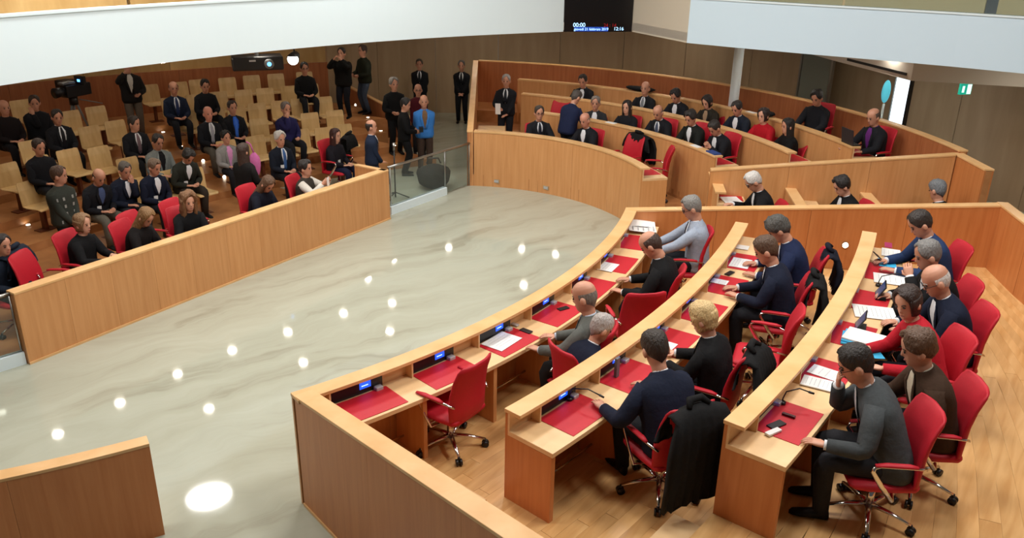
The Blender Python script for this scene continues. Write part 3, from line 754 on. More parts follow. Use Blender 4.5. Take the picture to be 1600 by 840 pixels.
    if shirt:
        g = MB(); rows_ = []; t0 = .47-.36*openv
        for i in range(7):
            t = t0+(.515-t0)*i/6; hw = .015+.21*(i/6); rows_.append([tsurf(t, -hw+2*hw*j/6, .007) for j in range(7)])
        g.loft(rows_, cap=False, closed=False)
        so = g.build('shirt', cloth(shirt), ob, True, M0); sd = so.modifiers.new('t', 'SOLIDIFY'); sd.thickness = .004
        cb = pN-uN*.03; MB().tube([cb, cb+uN*.028+fN*.002], [.066, .059], 16).build('collar', cloth(shirt), ob, True, M0)
        if fine or jacket == shirt:
            pass
        for s in (-1, 1):      # lapels
            lp = MB(); A = []
            for i in range(5):
                t = t0-.01+(.5-t0)*i/4; hw = .015+.21*(i/4); A.append([tsurf(t, s*max(0, hw-.03), .011), tsurf(t, s*(hw+.13*math.sin(PI*(i+1)/6)+.03), .015)])
            lp.loft(A, cap=False, closed=False); l_ = lp.build('lapel', cloth(vest) if vest else jm, jo, True, M0); sd = l_.modifiers.new('t', 'SOLIDIFY'); sd.thickness = .005
    if tie:
        g = MB(); rows_ = []; t0 = .47-.34*openv
        for i in range(6):
            t = t0+(.51-t0)*i/5; hw = .085-.03*i/5; rows_.append([tsurf(t, -hw+2*hw*j/3, .015) for j in range(4)])
        g.loft(rows_, cap=False, closed=False); so = g.build('tie', cloth(tie, .5), ob, True, M0); sd = so.modifiers.new('t', 'SOLIDIFY'); sd.thickness = .004
    if badge: MB().loft([[tsurf(t, a, .012) for a in (.06, .2, .34)]+[tsurf(t, a, .02) for a in (.34, .2, .06)] for t in (.13, .2)]).build('badge', PAPER, ob, False, M0)
    if patches:
        for t in (-.04, .08, .2, .32):
            for a in (-.75, -.25, .25, .75): MB().loft([[tsurf(tt, x, .002) for x in (a-.07, a+.07)]+[tsurf(tt, x, .008) for x in (a+.07, a-.07)] for tt in (t, t+.05)]).build('pattern_patch', cloth((150, 152, 146)), jo, False, M0)
    # ---- hair
    hm = hairm(haircol); g = MB(); n = 28
    def hairline(a):    # a: 0 front .. pi back
        a = abs(a)
        if a < .55: return .205
        if a < 1.1: return .205-(a-.55)/.55*.09
        if a < 1.75: return .115-(a-1.1)/.65*.045
        return .07-(a-1.75)/1.39*.06
    if hair in ('short', 'thick', 'balding', 'bald', 'curly', 'long', 'bob'):
        offm = {'short': .012, 'thick': .02, 'balding': .011, 'bald': .005, 'curly': .034, 'long': .018, 'bob': .019}[hair]
        rings = []; steps = 10; bald = hair in ('balding', 'bald'); ph = random.uniform(0, 6)
        tz = {'short': .25, 'thick': .4, 'curly': .5, 'long': .15, 'bob': .25}.get(hair, .2)
        angs = [1.35+(2*PI-2.7)*j/22 for j in range(23)] if bald else [-PI+2*PI*j/n for j in range(n)]
        for i in range(steps+1):
            rg = []
            for a in angs:
                a = a-2*PI if a > PI else a
                z0 = hairline(a); z1 = .15 if bald else .236
                if hair == 'balding': z1 = .175
                if hair in ('long', 'bob', 'curly') and abs(a) > 1.05: z0 = min(z0, .05)
                if not bald and abs(a) < .9: z0 += .012*math.sin(5*a+ph)
                f = i/steps; z = z0+(z1-z0)*f
                o_ = offm*min(1, f*5+.1)
                if bald: o_ = (offm+.004)*math.sin(PI*min(1, f*.94+.03))**.5-.002
                else: o_ *= 1+tz*math.sin(3*a+7*f+ph)*.5+random.uniform(-tz, tz)*.55
                rg.append(HM @ head_pt(min(z, .236), a, o_))
            rings.append(rg)
        g.loft(rings, cap=not bald, closed=not bald)
        if hair in ('long', 'bob', 'curly'):
            ln = {'long': -.24, 'bob': .02, 'curly': -.10}[hair]; rings = []
            for i in range(7):
                f = i/6; z = .16+(ln-.16)*f; rg = []
                for j in range(15):
                    a = 1.0+(2*PI-2.0)*j/14; a = a if a <= PI else a-2*PI
                    p = head_pt(max(z, .05), a, offm*(1.05+.25*math.sin(PI*f)-(.7*f*f if hair == 'bob' else 0))*(random.uniform(.8, 1.25) if hair == 'curly' else random.uniform(.88, 1.12))); p.z = z+(random.uniform(-.012, .012) if i > 1 else 0)
                    if z < .05: p.x *= 1.05+.15*(.05-z)/.25; p.y = p.y*1.0-.01
                    rg.append(HM @ p)
                rin = []
                for j in range(15):
                    a = 1.0+(2*PI-2.0)*j/14; a = a if a <= PI else a-2*PI
                    p = head_pt(max(z, .05), a, -.006); p.z = z; rin.append(HM @ p)
                rings.append(rg+rin[::-1])
            g.loft(rings)
        g.build('hair', hm, ob, True, M0)
    # ---- face
    dk = plain('eye_dark', (28, 22, 20), .4); lipm = plain('lip', (150, 82, 74), .5)
    for s in (-1, 1):
        MB().ball((0, 0, 0), (.015, .006, .008), 8, 5, HM @ Matrix.Translation((s*.032, .083, .112))).build('eye', dk, ob, True, M0)
        MB().tube([HM @ head_pt(.130, s*.22, .003), HM @ head_pt(.134, s*.45, .003), HM @ head_pt(.128, s*.66, .002)], [.003, .005, .003], 6).build('eyebrow', hm, ob, True, M0)
    MB().tube([HM @ head_pt(.043, -.34, .001), HM @ head_pt(.042, 0, .003), HM @ head_pt(.043, .34, .001)], [.003, .007, .003], 6, .7).build('mouth', lipm, ob, True, M0)
    if glasses:
        g = MB()
        for s in (-1, 1):
            c = V(s*.034, .098, .11); pts = [HM @ (c+V(.025*math.cos(2*PI*j/12), -.004*abs(math.cos(2*PI*j/12)), .018*math.sin(2*PI*j/12))) for j in range(13)]
            g.tube(pts, .0028, 5); g.tube([HM @ (c+V(s*.024, 0, 0)), HM @ V(s*.08, .0, .105)], .0025, 5)
        g.tube([HM @ V(-.01, .1, .112), HM @ V(.01, .1, .112)], .003, 5)
        g.build('glasses', BLACK, ob, True, M0)
    # ---- placement: the crown of the head falls on the sight line through (px, py)
    top = (M0 @ (HM @ V(0, 0, .24)))
    hd_ = math.radians(heading-90); q = at(px, py, fl+top.z)
    rot = Matrix.Rotation(hd_, 3, 'Z'); off = rot @ V(top.x, top.y, 0)
    ob.location = (q.x-off.x, q.y-off.y, fl); ob.rotation_euler = (0, 0, hd_)
    tag(ob, label, 'person')
    if chairpx:
        qc = at(*chairpx, fl+1.0); fv = hvec(heading); cx, cy = qc.x+fv.x*.33, qc.y+fv.y*.33
        red_chair(cx, cy, fl, heading, chair); dv = V(cx-ob.location.x, cy-ob.location.y); print('CHAIR', label[:40], round(dv.dot(fv), 2), round(dv.cross(V(fv.x, fv.y)) if False else dv.x*fv.y-dv.y*fv.x, 2))
    elif chair:
        rc = red_chair(ob.location.x+math.cos(math.radians(heading))*chair_fwd, ob.location.y+math.sin(math.radians(heading))*chair_fwd, fl, heading+chair_turn, chair)
        if target: rc.scale.z = max(.7, (seat_h*scale+.01)/.47)
    ob['rz_'] = hd_; ob['wr'] = [list(M0 @ a[3]) for a in arms]
    return ob
def world_of(ob, p):
    return ob.location+Matrix.Rotation(ob.rotation_euler.z, 3, 'Z') @ Vector(p)

# ------------------------------------------------------------------ the people
def hto(c, px, py, z, off=0):
    p = at(px, py, z); d = c-p.xy; return math.degrees(math.atan2(d.y, d.x))+off
C1 = V(-7.98, 14.35)
NAVY, BLK, DGREY = (22, 28, 46), (17, 17, 19), (44, 46, 50)
WSH = (214, 218, 224)
OLD, FAIR = (198, 140, 116), (212, 160, 134)
pp = {}
def near(key, label, px, py, row, off, chair, **k):
    c = (C1, R2C, R3C)[row]; pp[key] = person(label, px, py, F[row], hto(c, px, py, F[row]+1.2, off), fine=True, chair=chair, **{'chair_fwd': .2 if row == 0 else .08, **k, 'scale': k.get('scale', 1)*1.13, 'seat_h': .43})
near('grey_jacket', 'man in a light grey jacket reading a newspaper at the front desk row', 1073, 307, 0, 8, 'red swivel chair under the man in the light grey jacket', jacket=(150, 160, 176), trousers=(30, 32, 38), hair='short', haircol=(128, 126, 122), lean=6, head=(0, 22), hands=('reach', 'reach'), shirt=(225, 228, 232), tie=(30, 32, 44), glasses=True)
near('black_suit', 'balding man in a black suit bent over the front desk row', 1003, 365, 0, 6, 'red swivel chair under the balding man in black in the front row', jacket=BLK, hair='balding', haircol=(62, 44, 36), lean=14, head=(0, 30), hands=('desk', 'desk'))
near('bald_grey', 'bald man in a dark grey jacket resting one arm on the front desk row', 907, 439, 0, 14, 'red swivel chair under the bald man in dark grey', jacket=(92, 94, 90), trousers=(30, 30, 32), hair='bald', haircol=(120, 112, 104), lean=10, head=(0, 8), hands=('desk', 'reach'), shirt=(190, 200, 215))
near('white_hair_turned', 'grey-haired man in navy turned round behind the front desk row', 950, 491, 0, -112, 'red swivel chair under the grey-haired man who turned round', jacket=NAVY, hair='short', haircol=(168, 160, 156), lean=20, head=(8, 10), hands=('lap', 'lap'), scale=.88, chair_fwd=.12)
near('navy_back', 'dark-haired man in navy leaning towards the blonde woman', 1018, 514, 1, -26, 'red swivel chair with black coat nearest in the second desk row', jacket=NAVY, hair='short', haircol=(46, 38, 33), lean=20, head=(10, 12), hands=('reach', 'wide'))
near('blonde', 'blonde woman in a black jacket seated in the second desk row', 1090, 472, 1, 5, 'red swivel chair with black coat under the blonde woman', jacket=BLK, hair='bob', haircol=(204, 174, 122), skin=FAIR, lean=12, head=(0, 14), hands=('desk', 'deskin'), scale=.95)
near('navy_mid', 'man in dark navy with receding brown hair seated in the second desk row', 1187, 370, 1, 10, 'red swivel chair with black coat under the man with receding hair', jacket=NAVY, hair='short', haircol=(84, 62, 46), lean=16, head=(0, 16), hands=('desk', 'deskin'))
near('navy_far', 'man in navy with thick dark grey hair ending the second desk row', 1203, 341, 1, 10, 'red swivel chair with dark scarf at the far end of the second desk row', jacket=(26, 36, 66), hair='thick', haircol=(74, 72, 68), lean=20, head=(0, 24), hands=('desk', 'desk'))
near('grey_suit', 'man in a charcoal jacket holding his chin in the rear desk row', 1323, 540, 2, 20, 'red swivel chair nearest the camera under the man in charcoal', jacket=(64, 68, 70), trousers=(38, 38, 42), hair='short', haircol=(36, 30, 27), lean=24, head=(0, 10), hands=('chin', 'desk'), glasses=True, side=.14, chair_turn=12)
near('brown_jacket', 'person with brown hair in a dark brown jacket seated in the rear desk row', 1427, 515, 2, 26, 'red swivel chair under the person in the brown jacket', jacket=(58, 40, 28), hair='thick', haircol=(88, 62, 44), lean=18, head=(8, 6), hands=('desk', 'lap'), shirt=(200, 190, 170))
near('red_woman', 'woman in a red jacket with dark curly hair writing at the rear desk row', 1413, 449, 2, 22, 'red swivel chair under the woman in the red jacket', jacket=(178, 30, 44), trousers=(26, 26, 32), hair='bob', haircol=(48, 32, 27), skin=FAIR, lean=20, head=(-38, 4), hands=('reach', 'desk'), shirt=None, scale=.96, side=.14, chair_turn=8)
near('bald_white', 'bald white-haired man in a navy suit seated in the rear desk row', 1452, 416, 2, 22, 'red swivel chair under the bald white-haired man', jacket=NAVY, hair='bald', haircol=(205, 200, 194), lean=20, head=(0, 14), hands=('desk', 'deskin'), glasses=True)
near('grey_raised', 'man with cropped grey hair raising a hand in the rear desk row', 1443, 376, 2, 20, 'red swivel chair under the man with cropped grey hair', jacket=BLK, hair='short', haircol=(118, 116, 114), lean=20, head=(0, 6), hands=('desk', 'up'))
near('blue_phone', 'man in a blue suit looking at a phone in the rear desk row', 1427, 332, 2, 20, 'red swivel chair under the man in the blue suit with the phone', jacket=(38, 56, 92), hair='short', haircol=(44, 36, 32), lean=20, head=(0, 20), hands=('reach', 'reach'))
# middle bench
def mid(label, px, py, k, h, chair, **kw): return person(label, px, py, .3, h, fine=True, chair=chair, **{**kw, 'scale': kw.get('scale', 1)*1.1, 'seat_h': .43, 'target': ('y', (12.55, 12.3, 12.05)[k])})
mid('white-haired man in black reading papers behind the long parapet', 1168, 271, 0, 178, 'red swivel chair beside the white-haired man with papers', jacket=BLK, hair='short', haircol=(205, 202, 198), lean=16, head=(0, 26), glasses=True)
mid('dark-haired woman in black with white collar behind the long parapet', 1309, 277, 1, 182, 'red swivel chair beside the dark-haired woman behind the parapet', jacket=BLK, hair='thick', haircol=(30, 26, 25), lean=14, head=(0, 20), scale=.96, skin=FAIR)
mid('grey-haired man seen from behind above the long parapet', 1463, 280, 2, 120, 'red swivel chair under the grey-haired man behind the parapet', jacket=BLK, hair='short', haircol=(112, 116, 120), lean=12, head=(0, 8))
# far benches
def far(label, px, py, k, off=0, chair=True, **kw):
    ch = ('red swivel chair under the '+label.split(' at ')[0].split(' seated')[0]) if chair else None
    if ch: ch = ' '.join(ch.split()[:16])
    return person(label, px, py, FF[k], hto(HC, px, py, F[k]+1.2, off), chair=ch, **{**kw, 'scale': kw.get('scale', 1)*1.05, 'seat_h': .45, 'target': ('r', ((5.0 if px < 880 else 5.15) if k == 0 else PR[k])+.76 - (.12 if k == 3 else 0))})
paper_man = person('grey-haired man in a black suit standing with papers behind the far bench', 791, 116, F[0], -97, 'stand', lean=1, head=(0, 4), hands=('hold', 'front'), hair='short', haircol=(150, 148, 146), tie=(20, 22, 30))
far('man with glasses in a black suit seated at the left of the far bench', 843, 165, 0, 40, glasses=True, hair='short', haircol=(60, 52, 46), tie=(22, 24, 34), lean=4)
far('bald man in black with white collar seated beside the pile of coats', 912, 177, 0, -5, hair='bald', haircol=(120, 108, 98), lean=10, head=(0, 10), skin=OLD)
person('man in a navy suit bending over with his back turned in the far benches', 905, 142, F[0], 48, 'stand', lean=17, head=(10, 18), hands=('desk', 'desk'), jacket=(26, 34, 62), hair='short', haircol=(70, 64, 60))
far('grey-haired man talking to the bending man in the far benches', 931, 150, 1, 20, hair='short', haircol=(128, 120, 112), lean=6, jacket=DGREY)
far('dark-haired woman in black seated third in the far second bench', 980, 157, 1, 8, hair='long', haircol=(34, 26, 24), scale=.94, lean=6, skin=FAIR, shirt=None)
far('bald man in a black suit writing in the far second bench', 1026, 166, 1, 6, hair='bald', haircol=(110, 96, 86), lean=14, head=(0, 16), tie=(70, 80, 100))
far('thick-haired man in dark green reading at the far second bench', 1076, 174, 1, 0, hair='thick', haircol=(34, 30, 28), lean=12, head=(0, 18), jacket=(26, 28, 26))
far('short-haired man in black looking down at his phone at the far second bench', 1111, 191, 1, 0, hair='short', haircol=(36, 31, 29), lean=16, head=(0, 26), hands=('phone', 'phone'))
far('dark-haired man in black above the bending man at the far third bench', 910, 117, 2, 5, hair='short', haircol=(36, 32, 30), lean=8, head=(0, 12))
far('bald man in black with a grey tie seated in the far third bench', 1009, 127, 2, 5, hair='bald', haircol=(90, 78, 70), lean=3, tie=(120, 124, 130))
far('dark-haired man reading a paper in the far third bench', 1053, 141, 2, 0, hair='thick', haircol=(32, 28, 27), lean=12, head=(0, 22))
far('woman with short dark hair and a scarf in the far third bench', 1103, 150, 2, 0, hair='bob', haircol=(36, 28, 26), scale=.94, jacket=(38, 34, 28), shirt=(150, 126, 100), lean=10, head=(0, 16), skin=FAIR)
far('bearded man in a dark blue jacket looking down in the far third bench', 1149, 159, 2, 4, hair='short', haircol=(34, 30, 28), jacket=(24, 30, 42), lean=12, head=(0, 18))
far('woman in a red jacket with dark hair seated in the far third bench', 1193, 169, 2, 6, hair='bob', haircol=(40, 28, 25), jacket=(170, 20, 34), shirt=None, scale=.96, skin=FAIR, lean=10)
far('woman with long black hair seated at the end of the far third bench', 1231, 185, 2, -12, hair='long', haircol=(20, 18, 18), jacket=BLK, shirt=None, scale=.96, lean=8)
far('lone thick-haired man in black at the far top bench', 1275, 142, 3, 14, hair='thick', haircol=(24, 22, 22), shirt=None, lean=8, head=(0, 20))
far('balding man in a purple shirt with a laptop in the far top bench', 1363, 170, 3, 2, hair='balding', haircol=(80, 66, 58), shirt=(96, 40, 110), openv=1.0, lean=8, head=(0, 14))
# standing group and guards
def stand(label, px, py, fl, h, **kw): return person(label, px, py, fl, h, 'stand', **{**dict(lean=1, hands=('front', 'front')), **kw})
stand('guard in a black suit standing at the wall behind the maroon-sweater man', 655, 92, 0, -88, tie=(30, 32, 38), hair='short', haircol=(70, 60, 52), hands=('back', 'back'))
stand('guard in a black suit standing alone against the far wall', 721, 94, 0, -92, tie=(24, 26, 32), hair='short', haircol=(100, 94, 90))
stand('person in a long black coat with grey hair filming beside the public stand', 615, 121, .15, -60, hair='thick', haircol=(140, 136, 132), jacket=(14, 14, 16), shirt=None, trousers=(14, 14, 16), hands=('hold', 'side'), scale=1.02)
cam_op = stand('dark-clothed camera operator in front of the blue-sweater man', 636, 153, 0, 10, hair='short', haircol=(24, 22, 22), jacket=(14, 14, 16), shirt=None, trousers=(16, 16, 18), hands=('hold', 'hold'), scale=.98, head=(20, 14))
stand('bald man with glasses in a maroon sweater standing by the public stand', 653, 131, 0, -80, hair='bald', haircol=(110, 100, 92), jacket=(78, 20, 30), shirt=None, trousers=(30, 28, 30), glasses=True, scale=.97)
stand('bald man in a bright blue sweater with a brown scarf', 662, 148, 0, -78, hair='bald', haircol=(170, 160, 150), jacket=(62, 128, 206), shirt=(120, 92, 66), trousers=(62, 48, 40), openv=1.0, scale=.99, hands=('back', 'back'))
stand('photographer in black raising a camera on the public stand steps', 533, 74, .6, -100, hair='short', haircol=(38, 32, 30), jacket=(18, 18, 18), shirt=None, hands=('up', 'up'), trousers=(22, 24, 32))
stand('photographer in a dark green sweater beside the one in black', 566, 70, .6, -140, hair='short', haircol=(66, 48, 40), jacket=(34, 38, 28), shirt=None, trousers=(56, 66, 82), hands=('hold', 'hold'))
stand('balding man in a navy suit standing in profile at the partition corner', 580, 187, 0, 8, hair='balding', haircol=(44, 36, 32), jacket=(28, 38, 58), trousers=(26, 34, 52), scale=.93, hands=('front', 'side'))
stand('woman with long brown hair in black holding a pink bag before the public seats', 379, 224, 0, 60, hair='long', haircol=(58, 40, 32), jacket=(20, 18, 18), shirt=None, trousers=(34, 48, 76), scale=.93, hands=('hold', 'hold'))
stand('man in a patterned cardigan standing at the left of the public seats', 92, 259, 0, -18, hair='short', haircol=(82, 60, 46), jacket=(54, 58, 52), shirt=None, trousers=(28, 28, 30), head=(-30, 8), scale=.97, hands=('front', 'front'), patches=True)
stand('man with a white shirt and grey trousers filming at the back left of the stand', 197, 92, .6, -60, hair='short', haircol=(40, 36, 34), jacket=(30, 28, 28), shirt=(190, 186, 178), trousers=(92, 82, 72), openv=1.0, hands=('up', 'hold'))
# seated public
def pub(label, px, py, k, off=0, **kw):
    fl = .15*k if k >= 0 else 0; p = at(px, py, fl+1.2)
    d = dict(seat_h=.45, hands=('lap', 'lap'), lean=4); d.update(kw)
    return person(label, px, py, fl, aud_heading(p)+off, **d)
pub('bald man in a dark jacket leaning forward in the front public row, left', 157, 266, 0, 0, hair='bald', haircol=(70, 56, 46), trousers=(98, 94, 84), lean=14, head=(0, 18), shirt=(70, 84, 120), badge=True)
pub('grey-haired man in a navy jumper resting his face on his hand', 196, 254, 0, 0, hair='short', haircol=(84, 78, 72), jacket=(24, 30, 46), trousers=(44, 46, 50), hands=('lap', 'face'), lean=12, head=(0, 10))
pub('man in a navy jumper with a white badge in the front public row', 243, 249, 0, 4, hair='short', haircol=(110, 90, 74), jacket=(20, 26, 44), lean=10, head=(-10, 12), badge=True)
pub('dark-haired man in a dark green jacket looking down at his phone by the aisle', 298, 237, 0, 0, hair='thick', haircol=(28, 24, 22), jacket=(38, 40, 34), trousers=(50, 44, 38), lean=18, head=(0, 28), badge=True)
pub('man in a light grey jacket over black seated behind the navy jumpers', 247, 210, 1, 0, hair='short', haircol=(34, 30, 28), jacket=(112, 118, 116), shirt=(20, 20, 22), openv=1.1, head=(0, 14))
pub('man in a black suit with a tie in the third public row', 209, 181, 2, 0, hair='short', haircol=(52, 42, 36), tie=(110, 90, 96), openv=1.0, head=(-30, 5))
pub('man in black with hands folded in the third public row, far left', 60, 217, 2, 0, hair='short', haircol=(56, 44, 38), shirt=None, head=(0, 10))
pub('man in a black suit with white shirt and dark tie in the fourth public row', 88, 171, 3, 0, hair='short', haircol=(36, 32, 30), tie=(24, 24, 30), openv=1.2, head=(10, 8), hands=('lap', 'lap'))
pub('man in dark clothes touching his face in the fifth public row', 52, 149, 4, 0, hair='short', haircol=(60, 46, 38), shirt=None, hands=('face', 'lap'), head=(20, 8))
pub('man in dark clothes at the left edge of the fifth public row', 4, 156, 4, 0, hair='bald', haircol=(60, 50, 44), shirt=None, jacket=(26, 20, 22))
pub('balding man in a navy suit and tie in the fifth public row', 270, 127, 4, -4, hair='balding', haircol=(100, 84, 72), jacket=(26, 34, 54), tie=(40, 52, 90), openv=1.0)
pub('dark-haired man in black leaning forward in the fifth public row', 320, 124, 4, 6, hair='short', haircol=(26, 22, 22), shirt=None, lean=8, head=(10, 8))
pub('bald man in a black suit with a grey tie in the public stand', 324, 166, 2, 0, hair='bald', haircol=(110, 96, 88), tie=(150, 150, 160), openv=1.1, trousers=(84, 80, 72), skin=(206, 140, 118))
pub('man in a black suit with a bright blue shirt in the third public row', 362, 157, 2, 2, hair='short', haircol=(48, 38, 34), shirt=(40, 92, 200), tie=(60, 110, 210), openv=1.2)
pub('woman with a fringe in a grey cardigan and pink top by the aisle', 352, 204, 1, 0, hair='thick', haircol=(22, 20, 20), jacket=(128, 126, 124), shirt=(196, 132, 178), openv=1.4, scale=.9)
pub('grey-haired man in a purple-blue jacket with folded arms in the third public row', 446, 159, 2, 8, hair='short', haircol=(120, 110, 106), jacket=(38, 36, 82), shirt=None, hands=('chin', 'lap'))
pub('white-haired man in a navy suit with a blue tie holding papers', 437, 205, 0, 6, hair='thick', haircol=(190, 188, 184), jacket=(22, 28, 40), tie=(60, 96, 150), openv=1.1, badge=True)
pub('man in sunglasses and black in the back public row under the spotlight', 475, 97, 5, 0, hair='short', haircol=(24, 22, 22), shirt=None, jacket=(18, 18, 20), glasses=True)
lhw = pub('woman with long dark red hair at the right end of the partition', 524, 201, -1, 30, hair='long', haircol=(58, 26, 22), jacket=(26, 24, 32), shirt=None, skin=FAIR, scale=.96, trousers=(24, 28, 52), chair='red swivel chair under the woman with long dark red hair', badge=True)
def press(label, px, py, ch, off=-5, **kw):
    p = at(px, py, 1.2); d = dict(seat_h=.47, hands=('desk', 'deskin'), lean=8, chair=ch, shirt=None, scale=.97); d.update(kw)
    return person(label, px, py, 0, aud_heading(p)+off, **d)
press('woman with light brown bobbed hair in black behind the left of the wood partition', 128, 334, 'red swivel chair under the bobbed woman at the left of the partition', off=14, hair='bob', haircol=(140, 108, 76), skin=FAIR, jacket=BLK)
press('woman with long fair hair bent over the wood partition', 234, 328, 'red swivel chair under the fair-haired woman bent forward', off=16, hair='long', haircol=(134, 100, 62), skin=FAIR, jacket=(26, 22, 22), lean=16, head=(10, 22))
press('woman with curly light brown hair and red glasses in black behind the partition', 293, 301, 'red swivel chair under the curly-haired woman', off=-14, hair='curly', haircol=(128, 92, 62), skin=FAIR, jacket=BLK)
press('woman with straight brown hair writing behind the middle of the partition', 424, 279, 'red swivel chair under the woman writing behind the partition', off=14, hair='long', haircol=(92, 66, 46), skin=FAIR, jacket=(20, 22, 34), lean=18, head=(10, 26))
vman = press('man with white sleeves and a grey vest photographing with his phone', 477, 250, 'red swivel chair under the man in the grey vest', off=30, hair='thick', haircol=(36, 30, 28), jacket=(206, 200, 190), sleeve=(206, 200, 190), vest=(56, 50, 44), hands=('up', 'up'), lean=3)
press('person in a dark blue jacket cut by the left edge behind the partition', 2, 366, 'red swivel chair under the person cut by the left edge', hair='short', haircol=(40, 34, 32), jacket=(26, 34, 48), hands=('lap', 'lap'))

# ------------------------------------------------------------------ more red chairs
def chair_at(px, py, fl, heading, label):
    q = at(px, py, fl+1.0); f = hvec(heading); return red_chair(q.x+f.x*.33, q.y+f.y*.33, fl, heading, label)
fc = chair_at(745, 572, F[0], hto(C1, 745, 600, .9, 8), 'empty red swivel chair drawn back from the near end of the front desk row')
red_chair(1.45, 8.72, F[0], 100, 'empty red swivel chair seen from behind next to the man in black')
chair_at(1250, 492, F[1], hto(R2C, 1212, 520, 1.0, 10), 'empty red swivel chair between the coat-covered chairs of the second desk row')
for px, py, k, lb in ((873, 163, 1, 'empty red chair to the left of the bending man in the far benches'), (968, 141, 2, 'empty red chair between the two black suits in the far third bench'), (1016, 234, 0, 'red chair at the open right end of the far front bench'),
                      (975, 219, 0, 'red chair under a pile of black coats at the far front bench'), (1168, 186, 2, 'empty red chair behind the bearded man in the far third bench')):
    q = at(px, py, FF[k]+1.0); d = (q.xy-HC).normalized(); c = HC+d*((5.15 if k == 0 else PR[k])+.78)
    red_chair(c.x, c.y, FF[k], math.degrees(math.atan2(-d.y, -d.x))+(0 if px != 1016 else -35), lb)
for px, py, lb in ((196, 338, 'empty red chair left of the fair-haired woman behind the partition'), (262, 318, 'empty red chair right of the fair-haired woman behind the partition'), (28, 402, 'red chair with a dark blue jacket at the left end of the partition')):
    chair_at(px, py, 0, aud_heading(at(px, py, 1))+(14 if px > 100 else 20), lb)

# ------------------------------------------------------------------ coats over chairs
def coat(loc, fl, heading, label, colr, h0=1.03, drop=.62, wd=.27, name='coat'):
    """cloth folded over a chair back: a closed draped shell hanging in front and behind"""
    rings = []; n = 20; f = hvec(heading)
    prof = [(-.13, -drop), (-.155, -drop*.7), (-.16, -drop*.35), (-.145, -.12), (-.10, .0), (-.03, .03), (.03, .0), (.05, -.12), (.055, -.25)]
    for i, (y, z) in enumerate(prof):
        outer = []; inner = []
        for j in range(n+1):
            x = -1+2*j/n; fold = .014*math.sin(j*2.3+i*.25)*min(1, abs(z)/.2)
            w_ = wd*(1-.25*(1-min(1, abs(z)/.18))) ; zz = z-.05*x*x*(1 if abs(z) < .2 else .5)+(.03*math.sin(j*1.7) if i == 0 else 0)
            outer.append(V(w_*x, -.31+y+fold-.02*(abs(x)**3), h0+zz)); 
            inner.append(V(w_*x*.97, -.31+y*.72+fold*.5, h0+zz-.02))
        rings.append(outer+inner[::-1])
    o = MB().loft(rings).build(name, cloth(colr), None, True)
    o.location = (loc[0], loc[1], fl); o.scale = (1.13, 1.13, 1.04); o.rotation_euler = (0, 0, math.radians(heading-90)); tag(o, label, 'coat', 'coats over chairs'); 
    c = MB(); c.tube([V(-.09, -.36, h0+.02), V(-.05, -.31, h0+.055), V(.05, -.31, h0+.055), V(.09, -.36, h0+.02)], [.02, .03, .03, .02], 10).build('collar', cloth(colr), o, True)
    return o
def coat_on(key, label, colr=(20, 20, 21), **k):
    p = pp[key]; h = math.degrees(p.rotation_euler.z)+90; coat(p.location.xy+hvec(h)*.08, p.location.z, h, label, colr, **k)
coat_on('navy_back', 'long black coat over the nearest chair of the second desk row', drop=.8, wd=.3)
coat_on('blonde', 'black coat over the blonde woman\'s chair', drop=.5)
coat_on('navy_mid', 'black coat over the chair of the man with receding hair', drop=.66)
coat_on('navy_far', 'dark navy scarf over the last chair of the second desk row', (20, 22, 34), drop=.42, wd=.2, name='scarf')
def coat_px(px, py, fl, h, label, colr, **k):
    q = at(px, py, fl+1.03); f = hvec(h); coat((q.x+f.x*.33, q.y+f.y*.33), fl, h, label, colr, **k)
q = at(975, 219, FF[0]+1.0); d = (q.xy-HC).normalized(); c = HC+d*(5.15+.78); coat(c, FF[0], math.degrees(math.atan2(-d.y, -d.x)), 'black coats heaped on the red chair at the far front bench', (18, 18, 19), wd=.36, drop=.5)
coat_px(28, 394, 0, aud_heading(at(28, 402, 1))+20, 'dark blue jacket over the red chair at the left end of the partition', (28, 36, 50), wd=.32, drop=.45)
coat_px(548, 214, 0, aud_heading(at(548, 218, 1))+40, 'black jacket over the chair beside the woman with dark red hair', (20, 20, 22), drop=.5)
def lump(name, label, cat, c, r, colr, rz=0, mat=None):
    mb = MB(); n, m = 18, 9; rings = []
    for i in range(m+1):
        a = max(min(-PI/2+PI*i/m, PI/2-.03), -PI/2+.03)
        rings.append([V(r[0]*math.cos(a)*math.cos(2*PI*j/n)*(1+.10*math.sin(3*j+i)), r[1]*math.cos(a)*math.sin(2*PI*j/n)*(1+.10*math.cos(2*j+2*i)), r[2]*(math.sin(a)+1)*(1 if i < m-2 else .9)) for j in range(n)])
    o = mb.loft(rings).build(name, mat or cloth(colr), None, True); o.location = c; o.rotation_euler = (0, 0, rz); tag(o, label, cat); return o
def fold_coat(label, px, py, k, w_, d=.16):
    q = at(px, py, RAILZ[k]+.05); q = HC+(q.xy-HC).normalized()*(PR[k]+.08); a = math.atan2(q.y-HC.y, q.x-HC.x)
    return lump('coat', label, 'coat', (q.x, q.y, RAILZ[k]+.002), (d, w_/2, .06), (18, 18, 20), a)
fold_coat('black coat lying folded on the top far bench rail', 1036, 131, 3, .75)
fold_coat('small black bag lying on the far bench rail by the long-haired woman', 1240, 174, 3, .35, .11)

